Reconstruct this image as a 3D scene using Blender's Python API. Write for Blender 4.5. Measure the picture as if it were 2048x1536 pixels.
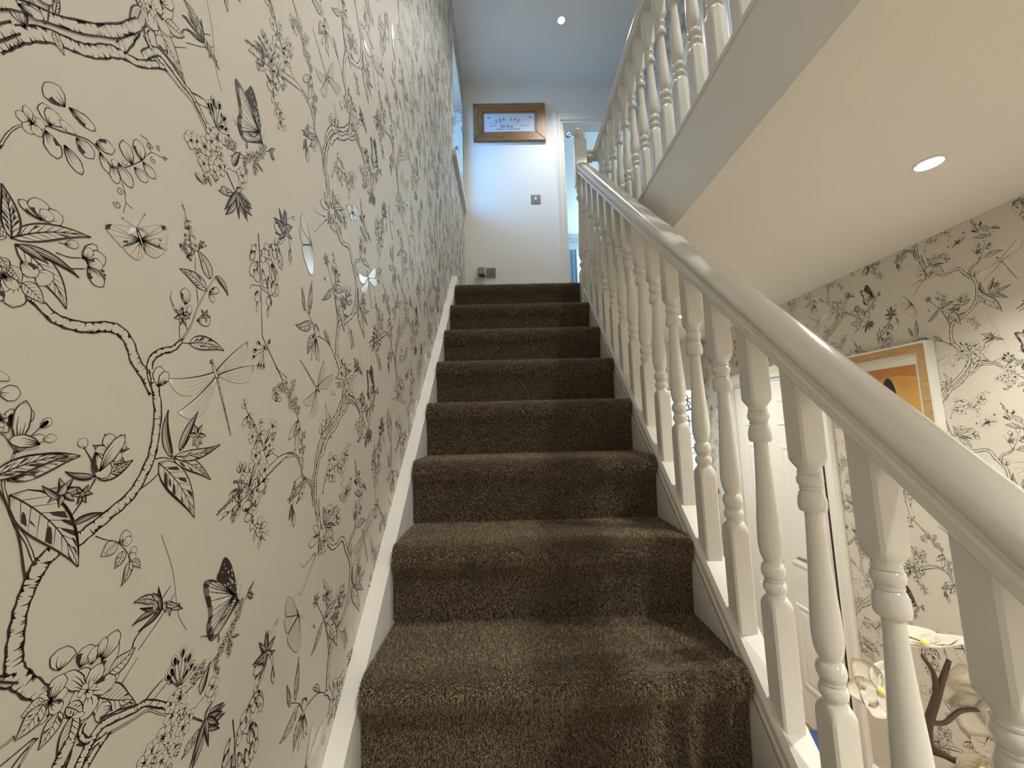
import bpy, bmesh, math, random
import numpy as np
from mathutils import Vector, Matrix

for _o in list(bpy.data.objects):
    bpy.data.objects.remove(_o, do_unlink=True)
SC = bpy.context.scene
COL = SC.collection

# ------------------------------------------------------------------ camera
cam_d = bpy.data.cameras.new('camera')
cam_d.sensor_fit = 'HORIZONTAL'; cam_d.sensor_width = 36.0
cam_d.lens = 769.0 / 2048.0 * 36.0
cam_d.clip_start = 0.02; cam_d.clip_end = 100
cam = bpy.data.objects.new('camera', cam_d); COL.objects.link(cam)
_yaw, _pit, _rol = 0.0137, 0.1146, -0.0261
_f = Vector((math.sin(_yaw) * math.cos(_pit), math.cos(_yaw) * math.cos(_pit), math.sin(_pit)))
_r = Vector((math.cos(_yaw), -math.sin(_yaw), 0)); _u = _r.cross(_f)
_r2 = _r * math.cos(_rol) + _u * math.sin(_rol); _u2 = -_r * math.sin(_rol) + _u * math.cos(_rol)
cam.matrix_world = Matrix(((_r2.x, _u2.x, -_f.x, 0), (_r2.y, _u2.y, -_f.y, 0), (_r2.z, _u2.z, -_f.z, 0), (0, 0, 0, 1)))
SC.camera = cam

# ------------------------------------------------------------------ world, daylight, exposure
W = bpy.data.worlds.new('sky'); SC.world = W; W.use_nodes = True
_bg = W.node_tree.nodes['Background']; _bg.inputs[0].default_value = (0.42, 0.66, 1.0, 1); _bg.inputs[1].default_value = 2.2

def area(name, loc, rot, sx, sy, power, color, spread=math.pi):
    d = bpy.data.lights.new(name, 'AREA'); d.shape = 'RECTANGLE'; d.size = sx; d.size_y = sy
    d.energy = power; d.color = color; d.spread = spread
    o = bpy.data.objects.new(name, d); o.location = loc; o.rotation_euler = rot; COL.objects.link(o); return o
# daylight entering by the landing window (left wall) and by the bedroom window
area('landing_window_daylight', (-1.8, 2.45, 2.62), Vector((1.6, 0.65, -0.08)).to_track_quat('-Z', 'Y').to_euler(), 2.0, 1.1, 31, (0.03, 0.42, 1.0), math.radians(110))
area('bedroom_window_daylight', (2.0, 6.55, 2.4), (math.radians(-90), 0, 0), 1.5, 1.2, 95, (0.64, 0.88, 1.0))

vs = SC.view_settings
vs.view_transform = 'Standard'; vs.look = 'None'; vs.gamma = 1.0; vs.use_curve_mapping = False
vs.exposure = 0.17

# ------------------------------------------------------------------ dimensions
XL, XC0, XC1 = -0.348, -0.306, 0.474       # left wall face, carpet edges
RY0, RG, RZ0, RR = 0.6391, 0.21003, -0.6903, 0.19765
def rY(k): return RY0 + k * RG             # face of riser k
def tZ(k): return RZ0 + k * RR             # top of tread k
ZL = tZ(8); ZF = tZ(-5); SL = RR / RG
def pitch(y): return RZ0 + (y - RY0 + 0.03) * SL
YFAR, XR, ZHC, ZC = 3.3, 1.6, 0.672, 3.25
XU, YB, YH = 1.3, -1.6, 3.1                # upper right wall, wall behind, hall end wall
XFA = 0.587                                # landing fascia face

# ------------------------------------------------------------------ materials
def mat(name, color, rough=0.5, metal=0.0, spec=0.5, coat=0.0, emit=None, estr=0.0):
    m = bpy.data.materials.new(name); m.use_nodes = True
    b = m.node_tree.nodes['Principled BSDF']
    b.inputs['Base Color'].default_value = (*color, 1); b.inputs['Roughness'].default_value = rough
    b.inputs['Metallic'].default_value = metal; b.inputs['Specular IOR Level'].default_value = spec
    b.inputs['Coat Weight'].default_value = coat
    if emit:
        b.inputs['Emission Color'].default_value = (*emit, 1); b.inputs['Emission Strength'].default_value = estr
    return m
def nodes(m): return m.node_tree.nodes, m.node_tree.links, m.node_tree.nodes['Principled BSDF']
def noise_bump(m, scale, strength, dist=0.001, detail=3):
    n, l, b = nodes(m)
    tc = n.new('ShaderNodeTexCoord'); t = n.new('ShaderNodeTexNoise'); t.inputs['Scale'].default_value = scale; t.inputs['Detail'].default_value = detail
    bp = n.new('ShaderNodeBump'); bp.inputs['Strength'].default_value = strength; bp.inputs['Distance'].default_value = dist
    l.new(tc.outputs['Object'], t.inputs['Vector']); l.new(t.outputs[0], bp.inputs['Height']); l.new(bp.outputs[0], b.inputs['Normal'])
    return t
def noise_color(m, scale, c0, c1, stretch=(1, 1, 1), detail=4, lo=0.3, hi=0.7):
    n, l, b = nodes(m)
    tc = n.new('ShaderNodeTexCoord'); mp = n.new('ShaderNodeMapping'); mp.inputs['Scale'].default_value = stretch
    t = n.new('ShaderNodeTexNoise'); t.inputs['Scale'].default_value = scale; t.inputs['Detail'].default_value = detail
    r = n.new('ShaderNodeValToRGB'); r.color_ramp.elements[0].position = lo; r.color_ramp.elements[1].position = hi
    r.color_ramp.elements[0].color = (*c0, 1); r.color_ramp.elements[1].color = (*c1, 1)
    l.new(tc.outputs['Object'], mp.inputs[0]); l.new(mp.outputs[0], t.inputs['Vector']); l.new(t.outputs[0], r.inputs[0]); l.new(r.outputs[0], b.inputs['Base Color'])
PAPER_C = (0.66, 0.62, 0.545)
M = {}
M['paper'] = mat('wallpaper_ground', PAPER_C, 0.55, spec=0.35); noise_bump(M['paper'], 420, 0.12, 0.0006)
M['ink'] = mat('wallpaper_ink', (0.046, 0.036, 0.031), 0.5, spec=0.4)
M['grey'] = mat('wallpaper_grey_ink', (0.20, 0.18, 0.155), 0.5, spec=0.4)
M['pearl'] = mat('wallpaper_pearl_ink', (0.70, 0.655, 0.57), 0.22, metal=0.0, spec=1.0, coat=0.4)
M['wall'] = mat('white_emulsion', (0.84, 0.835, 0.81), 0.6, spec=0.3); noise_bump(M['wall'], 160, 0.08, 0.0008)
M['ceil'] = mat('ceiling_emulsion', (0.80, 0.79, 0.75), 0.75, spec=0.2); noise_bump(M['ceil'], 200, 0.08, 0.0008)
M['gloss'] = mat('white_gloss_paint', (0.80, 0.79, 0.745), 0.16, spec=0.5, coat=0.25); noise_bump(M['gloss'], 30, 0.05, 0.002)
M['satin'] = mat('white_satin_paint', (0.85, 0.835, 0.79), 0.35, spec=0.45); noise_bump(M['satin'], 40, 0.05, 0.002)
M['carpet'] = mat('taupe_carpet', (0.06, 0.052, 0.042), 0.95, spec=0.1)
noise_color(M['carpet'], 260, (0.04, 0.034, 0.026), (0.17, 0.142, 0.103)); noise_bump(M['carpet'], 380, 0.9, 0.004)  # base kept darker than the pile, standing in for shade between tufts
M['pile'] = mat('taupe_carpet_pile', (0.075, 0.064, 0.05), 0.9, spec=0.15)
noise_color(M['pile'], 520, (0.035, 0.029, 0.022), (0.74, 0.60, 0.41), lo=0.36, hi=0.66)
M['oak'] = mat('honey_oak', (0.30, 0.13, 0.045), 0.42)
noise_color(M['oak'], 9, (0.20, 0.085, 0.03), (0.40, 0.19, 0.075), stretch=(1, 6, 12), detail=6)
M['oakh'] = mat('honey_oak_along', (0.30, 0.13, 0.045), 0.42)
noise_color(M['oakh'], 9, (0.20, 0.085, 0.03), (0.40, 0.19, 0.075), stretch=(12, 6, 1), detail=6)
M['blond'] = mat('pale_oak', (0.52, 0.33, 0.14), 0.45); noise_color(M['blond'], 14, (0.46, 0.28, 0.11), (0.60, 0.40, 0.18), stretch=(4, 1, 9))
M['floorwood'] = mat('oak_floor_boards', (0.42, 0.27, 0.13), 0.35); noise_color(M['floorwood'], 6, (0.33, 0.20, 0.09), (0.48, 0.31, 0.16), stretch=(8, 1, 1), detail=6)
M['matboard'] = mat('white_mount_board', (0.86, 0.85, 0.82), 0.7)
M['backing'] = mat('grey_lilac_mount', (0.42, 0.37, 0.40), 0.7)
M['sheet'] = mat('certificate_paper', (0.72, 0.74, 0.80), 0.6)
M['print'] = mat('certificate_ink', (0.07, 0.08, 0.10), 0.6)
M['printf'] = mat('certificate_faint_ink', (0.40, 0.43, 0.48), 0.6)
M['metal'] = mat('brushed_steel', (0.24, 0.235, 0.23), 0.4, metal=0.4)
M['olive'] = mat('dark_olive_paint', (0.10, 0.09, 0.05), 0.5)
M['chrome'] = mat('chrome', (0.8, 0.8, 0.8), 0.12, metal=1.0)
M['dark'] = mat('black_plastic', (0.012, 0.012, 0.013), 0.4)
M['greypl'] = mat('grey_plastic', (0.30, 0.30, 0.29), 0.45)
M['whitepl'] = mat('white_plastic', (0.8, 0.8, 0.78), 0.35)
M['gapshade'] = mat('black_gap_shade', (0.012, 0.01, 0.01), 0.5)  # near-black colour standing in for the shaded gap at the hall door
M['lens'] = mat('lamp_lens', (1, 0.95, 0.85), 0.3, emit=(1.0, 0.90, 0.72), estr=60)
M['lensoff'] = mat('lamp_lens_unlit', (0.75, 0.8, 0.85), 0.1)
M['room'] = mat('bedroom_paint', (0.78, 0.84, 0.86), 0.7)
M['curtain'] = mat('blue_grey_curtain', (0.42, 0.55, 0.68), 0.8)
M['gold'] = mat('poster_amber', (0.72, 0.40, 0.10), 0.6); noise_color(M['gold'], 9, (0.62, 0.30, 0.07), (0.78, 0.48, 0.14))
M['rust'] = mat('poster_rust', (0.55, 0.20, 0.06), 0.6); noise_color(M['rust'], 11, (0.48, 0.16, 0.05), (0.62, 0.27, 0.08))
M['maroon'] = mat('poster_maroon', (0.22, 0.05, 0.045), 0.6)
M['charcoal'] = mat('poster_charcoal', (0.016, 0.018, 0.018), 0.6)
M['petal'] = mat('cream_petal', (0.85, 0.80, 0.70), 0.5)
M['petaly'] = mat('yellow_petal_heart', (0.85, 0.72, 0.22), 0.5)
M['stem'] = mat('brown_stem', (0.075, 0.045, 0.025), 0.55)
M['leafgreen'] = mat('dark_green_leaf', (0.03, 0.07, 0.025), 0.4)
M['pot'] = mat('stone_pot', (0.45, 0.43, 0.40), 0.6)
M['blue'] = mat('blue_canvas', (0.05, 0.10, 0.30), 0.8)
M['iron'] = mat('blue_grey_lead', (0.20, 0.28, 0.42), 0.5)
M['frost'] = mat('frosted_glass', (0.85, 0.92, 1.0), 0.6, emit=(0.72, 0.88, 1.0), estr=1.25)
g = bpy.data.materials.new('clear_glass'); g.use_nodes = True; M['glass'] = g
_n, _l, _b = nodes(g); _b.inputs['Base Color'].default_value = (0.95, 0.98, 1, 1); _b.inputs['Roughness'].default_value = 0.0
_tr = _n.new('ShaderNodeBsdfTransparent'); _mx = _n.new('ShaderNodeMixShader'); _mx.inputs[0].default_value = 0.08
_l.new(_tr.outputs[0], _mx.inputs[1]); _l.new(_b.outputs[0], _mx.inputs[2]); _l.new(_mx.outputs[0], _n['Material Output'].inputs[0])

# ------------------------------------------------------------------ mesh helpers
def link(name, me, material=None, parent=None, smooth=False):
    o = bpy.data.objects.new(name, me); COL.objects.link(o)
    if material is not None:
        me.materials.clear()
        for mm in (material if isinstance(material, (list, tuple)) else [material]): me.materials.append(mm)
    if parent: o.parent = parent
    if smooth:
        me.polygons.foreach_set('use_smooth', [True] * len(me.polygons))
    return o
def obj(name, bm, material, parent=None, smooth=False, sharp=None):
    bmesh.ops.recalc_face_normals(bm, faces=bm.faces)
    me = bpy.data.meshes.new(name); bm.to_mesh(me); bm.free()
    o = link(name, me, material, parent, smooth)
    if sharp: me.set_sharp_from_angle(angle=math.radians(sharp))
    return o
def tag(o, label, cat=None, group=None):
    o['label'] = label
    if cat: o['category'] = cat
    if group: o['group'] = group
    return o
def struct(o): o['kind'] = 'structure'; return o
def empty(name, loc=(0, 0, 0)):
    o = bpy.data.objects.new(name, None); o.location = loc; o.empty_display_size = 0.05; COL.objects.link(o); return o
def box(bm, x0, x1, y0, y1, z0, z1, bev=0.0):
    vs_ = [bm.verts.new((x, y, z)) for x in (x0, x1) for y in (y0, y1) for z in (z0, z1)]
    fs = [(0, 1, 3, 2), (4, 6, 7, 5), (0, 4, 5, 1), (2, 3, 7, 6), (0, 2, 6, 4), (1, 5, 7, 3)]
    ff = [bm.faces.new([vs_[i] for i in f]) for f in fs]
    if bev:
        bmesh.ops.recalc_face_normals(bm, faces=ff)
        es = list({e for f in ff for e in f.edges})
        bmesh.ops.bevel(bm, geom=es, offset=bev, segments=2, affect='EDGES', profile=0.5)
def boxo(name, x0, x1, y0, y1, z0, z1, m_, parent=None, bev=0.0):
    bm = bmesh.new(); box(bm, x0, x1, y0, y1, z0, z1, bev)
    if parent is not None and parent.type == 'EMPTY':
        bmesh.ops.translate(bm, verts=bm.verts, vec=-parent.location)
    return obj(name, bm, m_, parent)
def prism(bm, poly, frame, d0, d1):
    """poly: 2D points; frame: (origin, axis a, axis b, axis d)"""
    o, a, b, d = [Vector(v) for v in frame]
    A = [bm.verts.new(o + a * p[0] + b * p[1] + d * d0) for p in poly]
    B_ = [bm.verts.new(o + a * p[0] + b * p[1] + d * d1) for p in poly]
    n = len(poly)
    for i in range(n):
        j = (i + 1) % n; bm.faces.new((A[i], A[j], B_[j], B_[i]))
    bm.faces.new(A[::-1]); bm.faces.new(B_)
YZX = ((0, 0, 0), (0, 1, 0), (0, 0, 1), (1, 0, 0))      # profile in (Y,Z), extruded along X
def tube(bm, pts, radii, seg=8):
    pts = [Vector(p) for p in pts]; n = len(pts)
    if not isinstance(radii, (list, tuple)): radii = [radii] * n
    up = Vector((0.13, 0.21, 0.97)); rings = []
    for i, p in enumerate(pts):
        t = (pts[min(i + 1, n - 1)] - pts[max(i - 1, 0)]).normalized()
        a = t.cross(up);
        if a.length < 1e-3: a = t.cross(Vector((1, 0, 0)))
        a.normalize(); b = a.cross(t)
        rings.append([bm.verts.new(p + (a * math.cos(k * 2 * math.pi / seg) + b * math.sin(k * 2 * math.pi / seg)) * radii[i]) for k in range(seg)])
    for i in range(n - 1):
        for k in range(seg):
            bm.faces.new((rings[i][k], rings[i][(k + 1) % seg], rings[i + 1][(k + 1) % seg], rings[i + 1][k]))
    bm.faces.new(rings[0][::-1]); bm.faces.new(rings[-1])
def lathe(bm, prof, seg=20, cx=0, cy=0):
    rings = [[bm.verts.new((cx + r * math.cos(k * 2 * math.pi / seg), cy + r * math.sin(k * 2 * math.pi / seg), z)) for k in range(seg)] for r, z in prof]
    for i in range(len(prof) - 1):
        for k in range(seg):
            bm.faces.new((rings[i][k], rings[i][(k + 1) % seg], rings[i + 1][(k + 1) % seg], rings[i + 1][k]))
    bm.faces.new(rings[0][::-1]); bm.faces.new(rings[-1])
def grid_wall(bm, axis, c, th, a0, a1, b0, b1, holes):
    """wall slab perpendicular to axis ('X'/'Y'/'Z') at c..c+th with rectangular holes (a0,a1,b0,b1)"""
    As = sorted({a0, a1, *[h[0] for h in holes], *[h[1] for h in holes]}); Bs = sorted({b0, b1, *[h[2] for h in holes], *[h[3] for h in holes]})
    for i in range(len(As) - 1):
        for j in range(len(Bs) - 1):
            ma, mb = (As[i] + As[i + 1]) / 2, (Bs[j] + Bs[j + 1]) / 2
            if any(h[0] < ma < h[1] and h[2] < mb < h[3] for h in holes): continue
            lo, hi = min(c, c + th), max(c, c + th)
            if axis == 'X': box(bm, lo, hi, As[i], As[i + 1], Bs[j], Bs[j + 1])
            elif axis == 'Y': box(bm, As[i], As[i + 1], lo, hi, Bs[j], Bs[j + 1])
            else: box(bm, As[i], As[i + 1], Bs[j], Bs[j + 1], lo, hi)
    bmesh.ops.remove_doubles(bm, verts=bm.verts, dist=1e-5)
    dup = [f for f in bm.faces if False]
    # delete interior faces (shared twice)
    seen = {}
    for f in bm.faces: seen.setdefault(tuple(sorted(v.index for v in f.verts)), []).append(f)
def wallo(name, *a, m_=None):
    bm = bmesh.new(); grid_wall(bm, *a)
    bm.verts.index_update(); seen = {}
    for f in bm.faces: seen.setdefault(tuple(sorted(v.index for v in f.verts)), []).append(f)
    kill = [f for fs in seen.values() if len(fs) > 1 for f in fs]
    if kill: bmesh.ops.delete(bm, geom=kill, context='FACES')
    return struct(obj(name, bm, m_))

# ------------------------------------------------------------------ room shell
WIN = (2.60, 3.23, 1.99, 2.95)                          # landing window opening (Y0,Y1,Z0,Z1)
wall_left = wallo('wall_left', 'X', XL, -0.30, YB, YFAR + 0.1, ZF - 0.1, ZC + 0.1, [WIN], m_=M['paper'])
tag(wall_left, 'stair wall papered with dark botanical branches, butterflies and dragonflies on beige')
DOOR = (0.563, 1.295, ZL, 2.86)                         # bedroom doorway (X0,X1,Z0,Z1)
wall_far = wallo('wall_far', 'Y', YFAR, 0.12, XL, XU + 0.1, ZL - 0.25, ZC + 0.1, [DOOR], m_=M['wall'])
tag(wall_far, 'white painted landing wall holding the framed certificate and light switch')
ceiling = wallo('ceiling', 'Z', ZC, 0.1, XL - 0.3, XU + 0.4, YB, YFAR + 0.12, [], m_=M['wall'])
tag(ceiling, 'white painted ceiling above stairs and landing')
hall_ceiling = wallo('ceiling', 'Z', ZHC, 0.05, XFA + 0.0225, XR, YB, YH, [], m_=M['ceil'])
_bm = bmesh.new(); _bm.from_mesh(hall_ceiling.data); box(_bm, XFA, XFA + 0.0225, YB, 2.31, ZHC, ZHC + 0.0012); box(_bm, 0.48, XFA + 0.0225, 2.3105, YH, ZHC, ZHC + 0.05); _bm.to_mesh(hall_ceiling.data); _bm.free()
tag(hall_ceiling, 'cream lower hall ceiling under the landing floor')
floor_l = wallo('floor', 'Z', ZL, -0.12, XFA + 0.02, XU + 0.12, YB, YFAR + 0.12, [], m_=M['carpet'])
tag(floor_l, 'dark carpeted landing floor beside the stairwell')
floor_t = wallo('floor', 'Z', ZL, -0.12, XL, XFA + 0.02, rY(8) + 0.02, YFAR + 0.12, [], m_=M['carpet'])
tag(floor_t, 'dark carpeted landing floor at the top of the stairs')
HDOOR = (1.955, 2.715, ZF, 0.262); HDOOR2 = (0.22, 1.062, ZF, 0.246)
wall_right = wallo('wall_right', 'X', XR, 0.12, YB, YH + 0.1, ZF - 0.1, ZHC + 0.05, [HDOOR, HDOOR2], m_=M['paper'])
tag(wall_right, 'lower hall wall with the same botanical paper on cream')
HWIN = (1.312, 1.53, -0.62, 0.283)
wall_hall = wallo('wall_hall_end', 'Y', YH, 0.12, 0.5, XR + 0.12, ZF - 0.1, ZHC + 0.05, [HWIN], m_=M['wall'])
UDOOR = (1.30, 2.11, ZL, 2.86)
wall_upper = wallo('wall_landing', 'X', XU, 0.12, YB, YFAR, ZL, ZC, [UDOOR], m_=M['paper'])
tag(wall_upper, 'papered landing wall seen between the upper balusters')
wall_back = wallo('wall_back', 'Y', YB, -0.12, XL - 0.3, XR + 0.12, ZF - 0.1, ZC + 0.1, [], m_=M['paper'])
floor_h = wallo('floor', 'Z', ZF, -0.1, XL, XR + 0.12, YB, YH, [], m_=M['satin'])
# boards of the hall floor
bm0 = bmesh.new(); box(bm0, 0, 0.128, 0, 1.17, 0, 0.012, 0.002); me_board = bpy.data.meshes.new('floor_board'); bm0.to_mesh(me_board); bm0.free(); me_board.materials.append(M['floorwood'])
for i in range(9):
    for j in range(4):
        o = link('floor_board', me_board, None, floor_h); o.location = (0.45 + i * 0.13, YB + 0.02 + j * 1.174, ZF)
tag(floor_h, 'oak boarded lower hall floor')
# dark room behind upper door, room behind hall doors
bm = bmesh.new(); grid_wall(bm, 'X', XU + 0.9, 0.05, 1.0, 2.4, ZL, ZC, []); o = struct(obj('wall_side_room', bm, M['wall']))
# bedroom beyond the doorway
BX0, BX1, BY = -0.6, 3.0, 6.3
bed_ceil = wallo('ceiling', 'Z', ZC, 0.1, BX0, BX1, YFAR + 0.12, BY + 0.1, [], m_=M['room']); tag(bed_ceil, 'pale blue lit bedroom ceiling beyond the doorway')
BWIN = (1.22, 2.75, 1.85, 2.98)
bed_far = wallo('wall_bedroom', 'Y', BY, 0.15, BX0, BX1, ZL, ZC, [BWIN], m_=M['room']); tag(bed_far, 'pale bedroom wall with a curtained window')
bed_r = wallo('wall_bedroom_right', 'X', BX1, 0.1, YFAR + 0.1, BY, ZL, ZC, [], m_=M['room'])
bed_l = wallo('wall_bedroom_left', 'X', BX0, -0.1, YFAR + 0.1, BY, ZL, ZC, [], m_=M['room'])
bed_f = wallo('floor', 'Z', ZL, -0.1, BX0, BX1, YFAR + 0.12, BY, [], m_=M['carpet']); tag(bed_f, 'carpeted bedroom floor beyond the doorway')
bed_n = wallo('wall_bedroom_near', 'Y', YFAR + 0.12, 0.02, XU + 0.1, BX1, ZL, ZC, [], m_=M['room'])
bm = bmesh.new(); cov = [(0, 0), (0, -0.10), (-0.015, -0.10), (-0.03, -0.06), (-0.06, -0.03), (-0.10, -0.015), (-0.10, 0)]
prism(bm, cov, ((0, BY, ZC), (0, 1, 0), (0, 0, 1), (1, 0, 0)), BX0, BX1)
tag(struct(obj('trim_1', bm, M['room'])), 'plaster coving along the bedroom ceiling edge')

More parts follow.
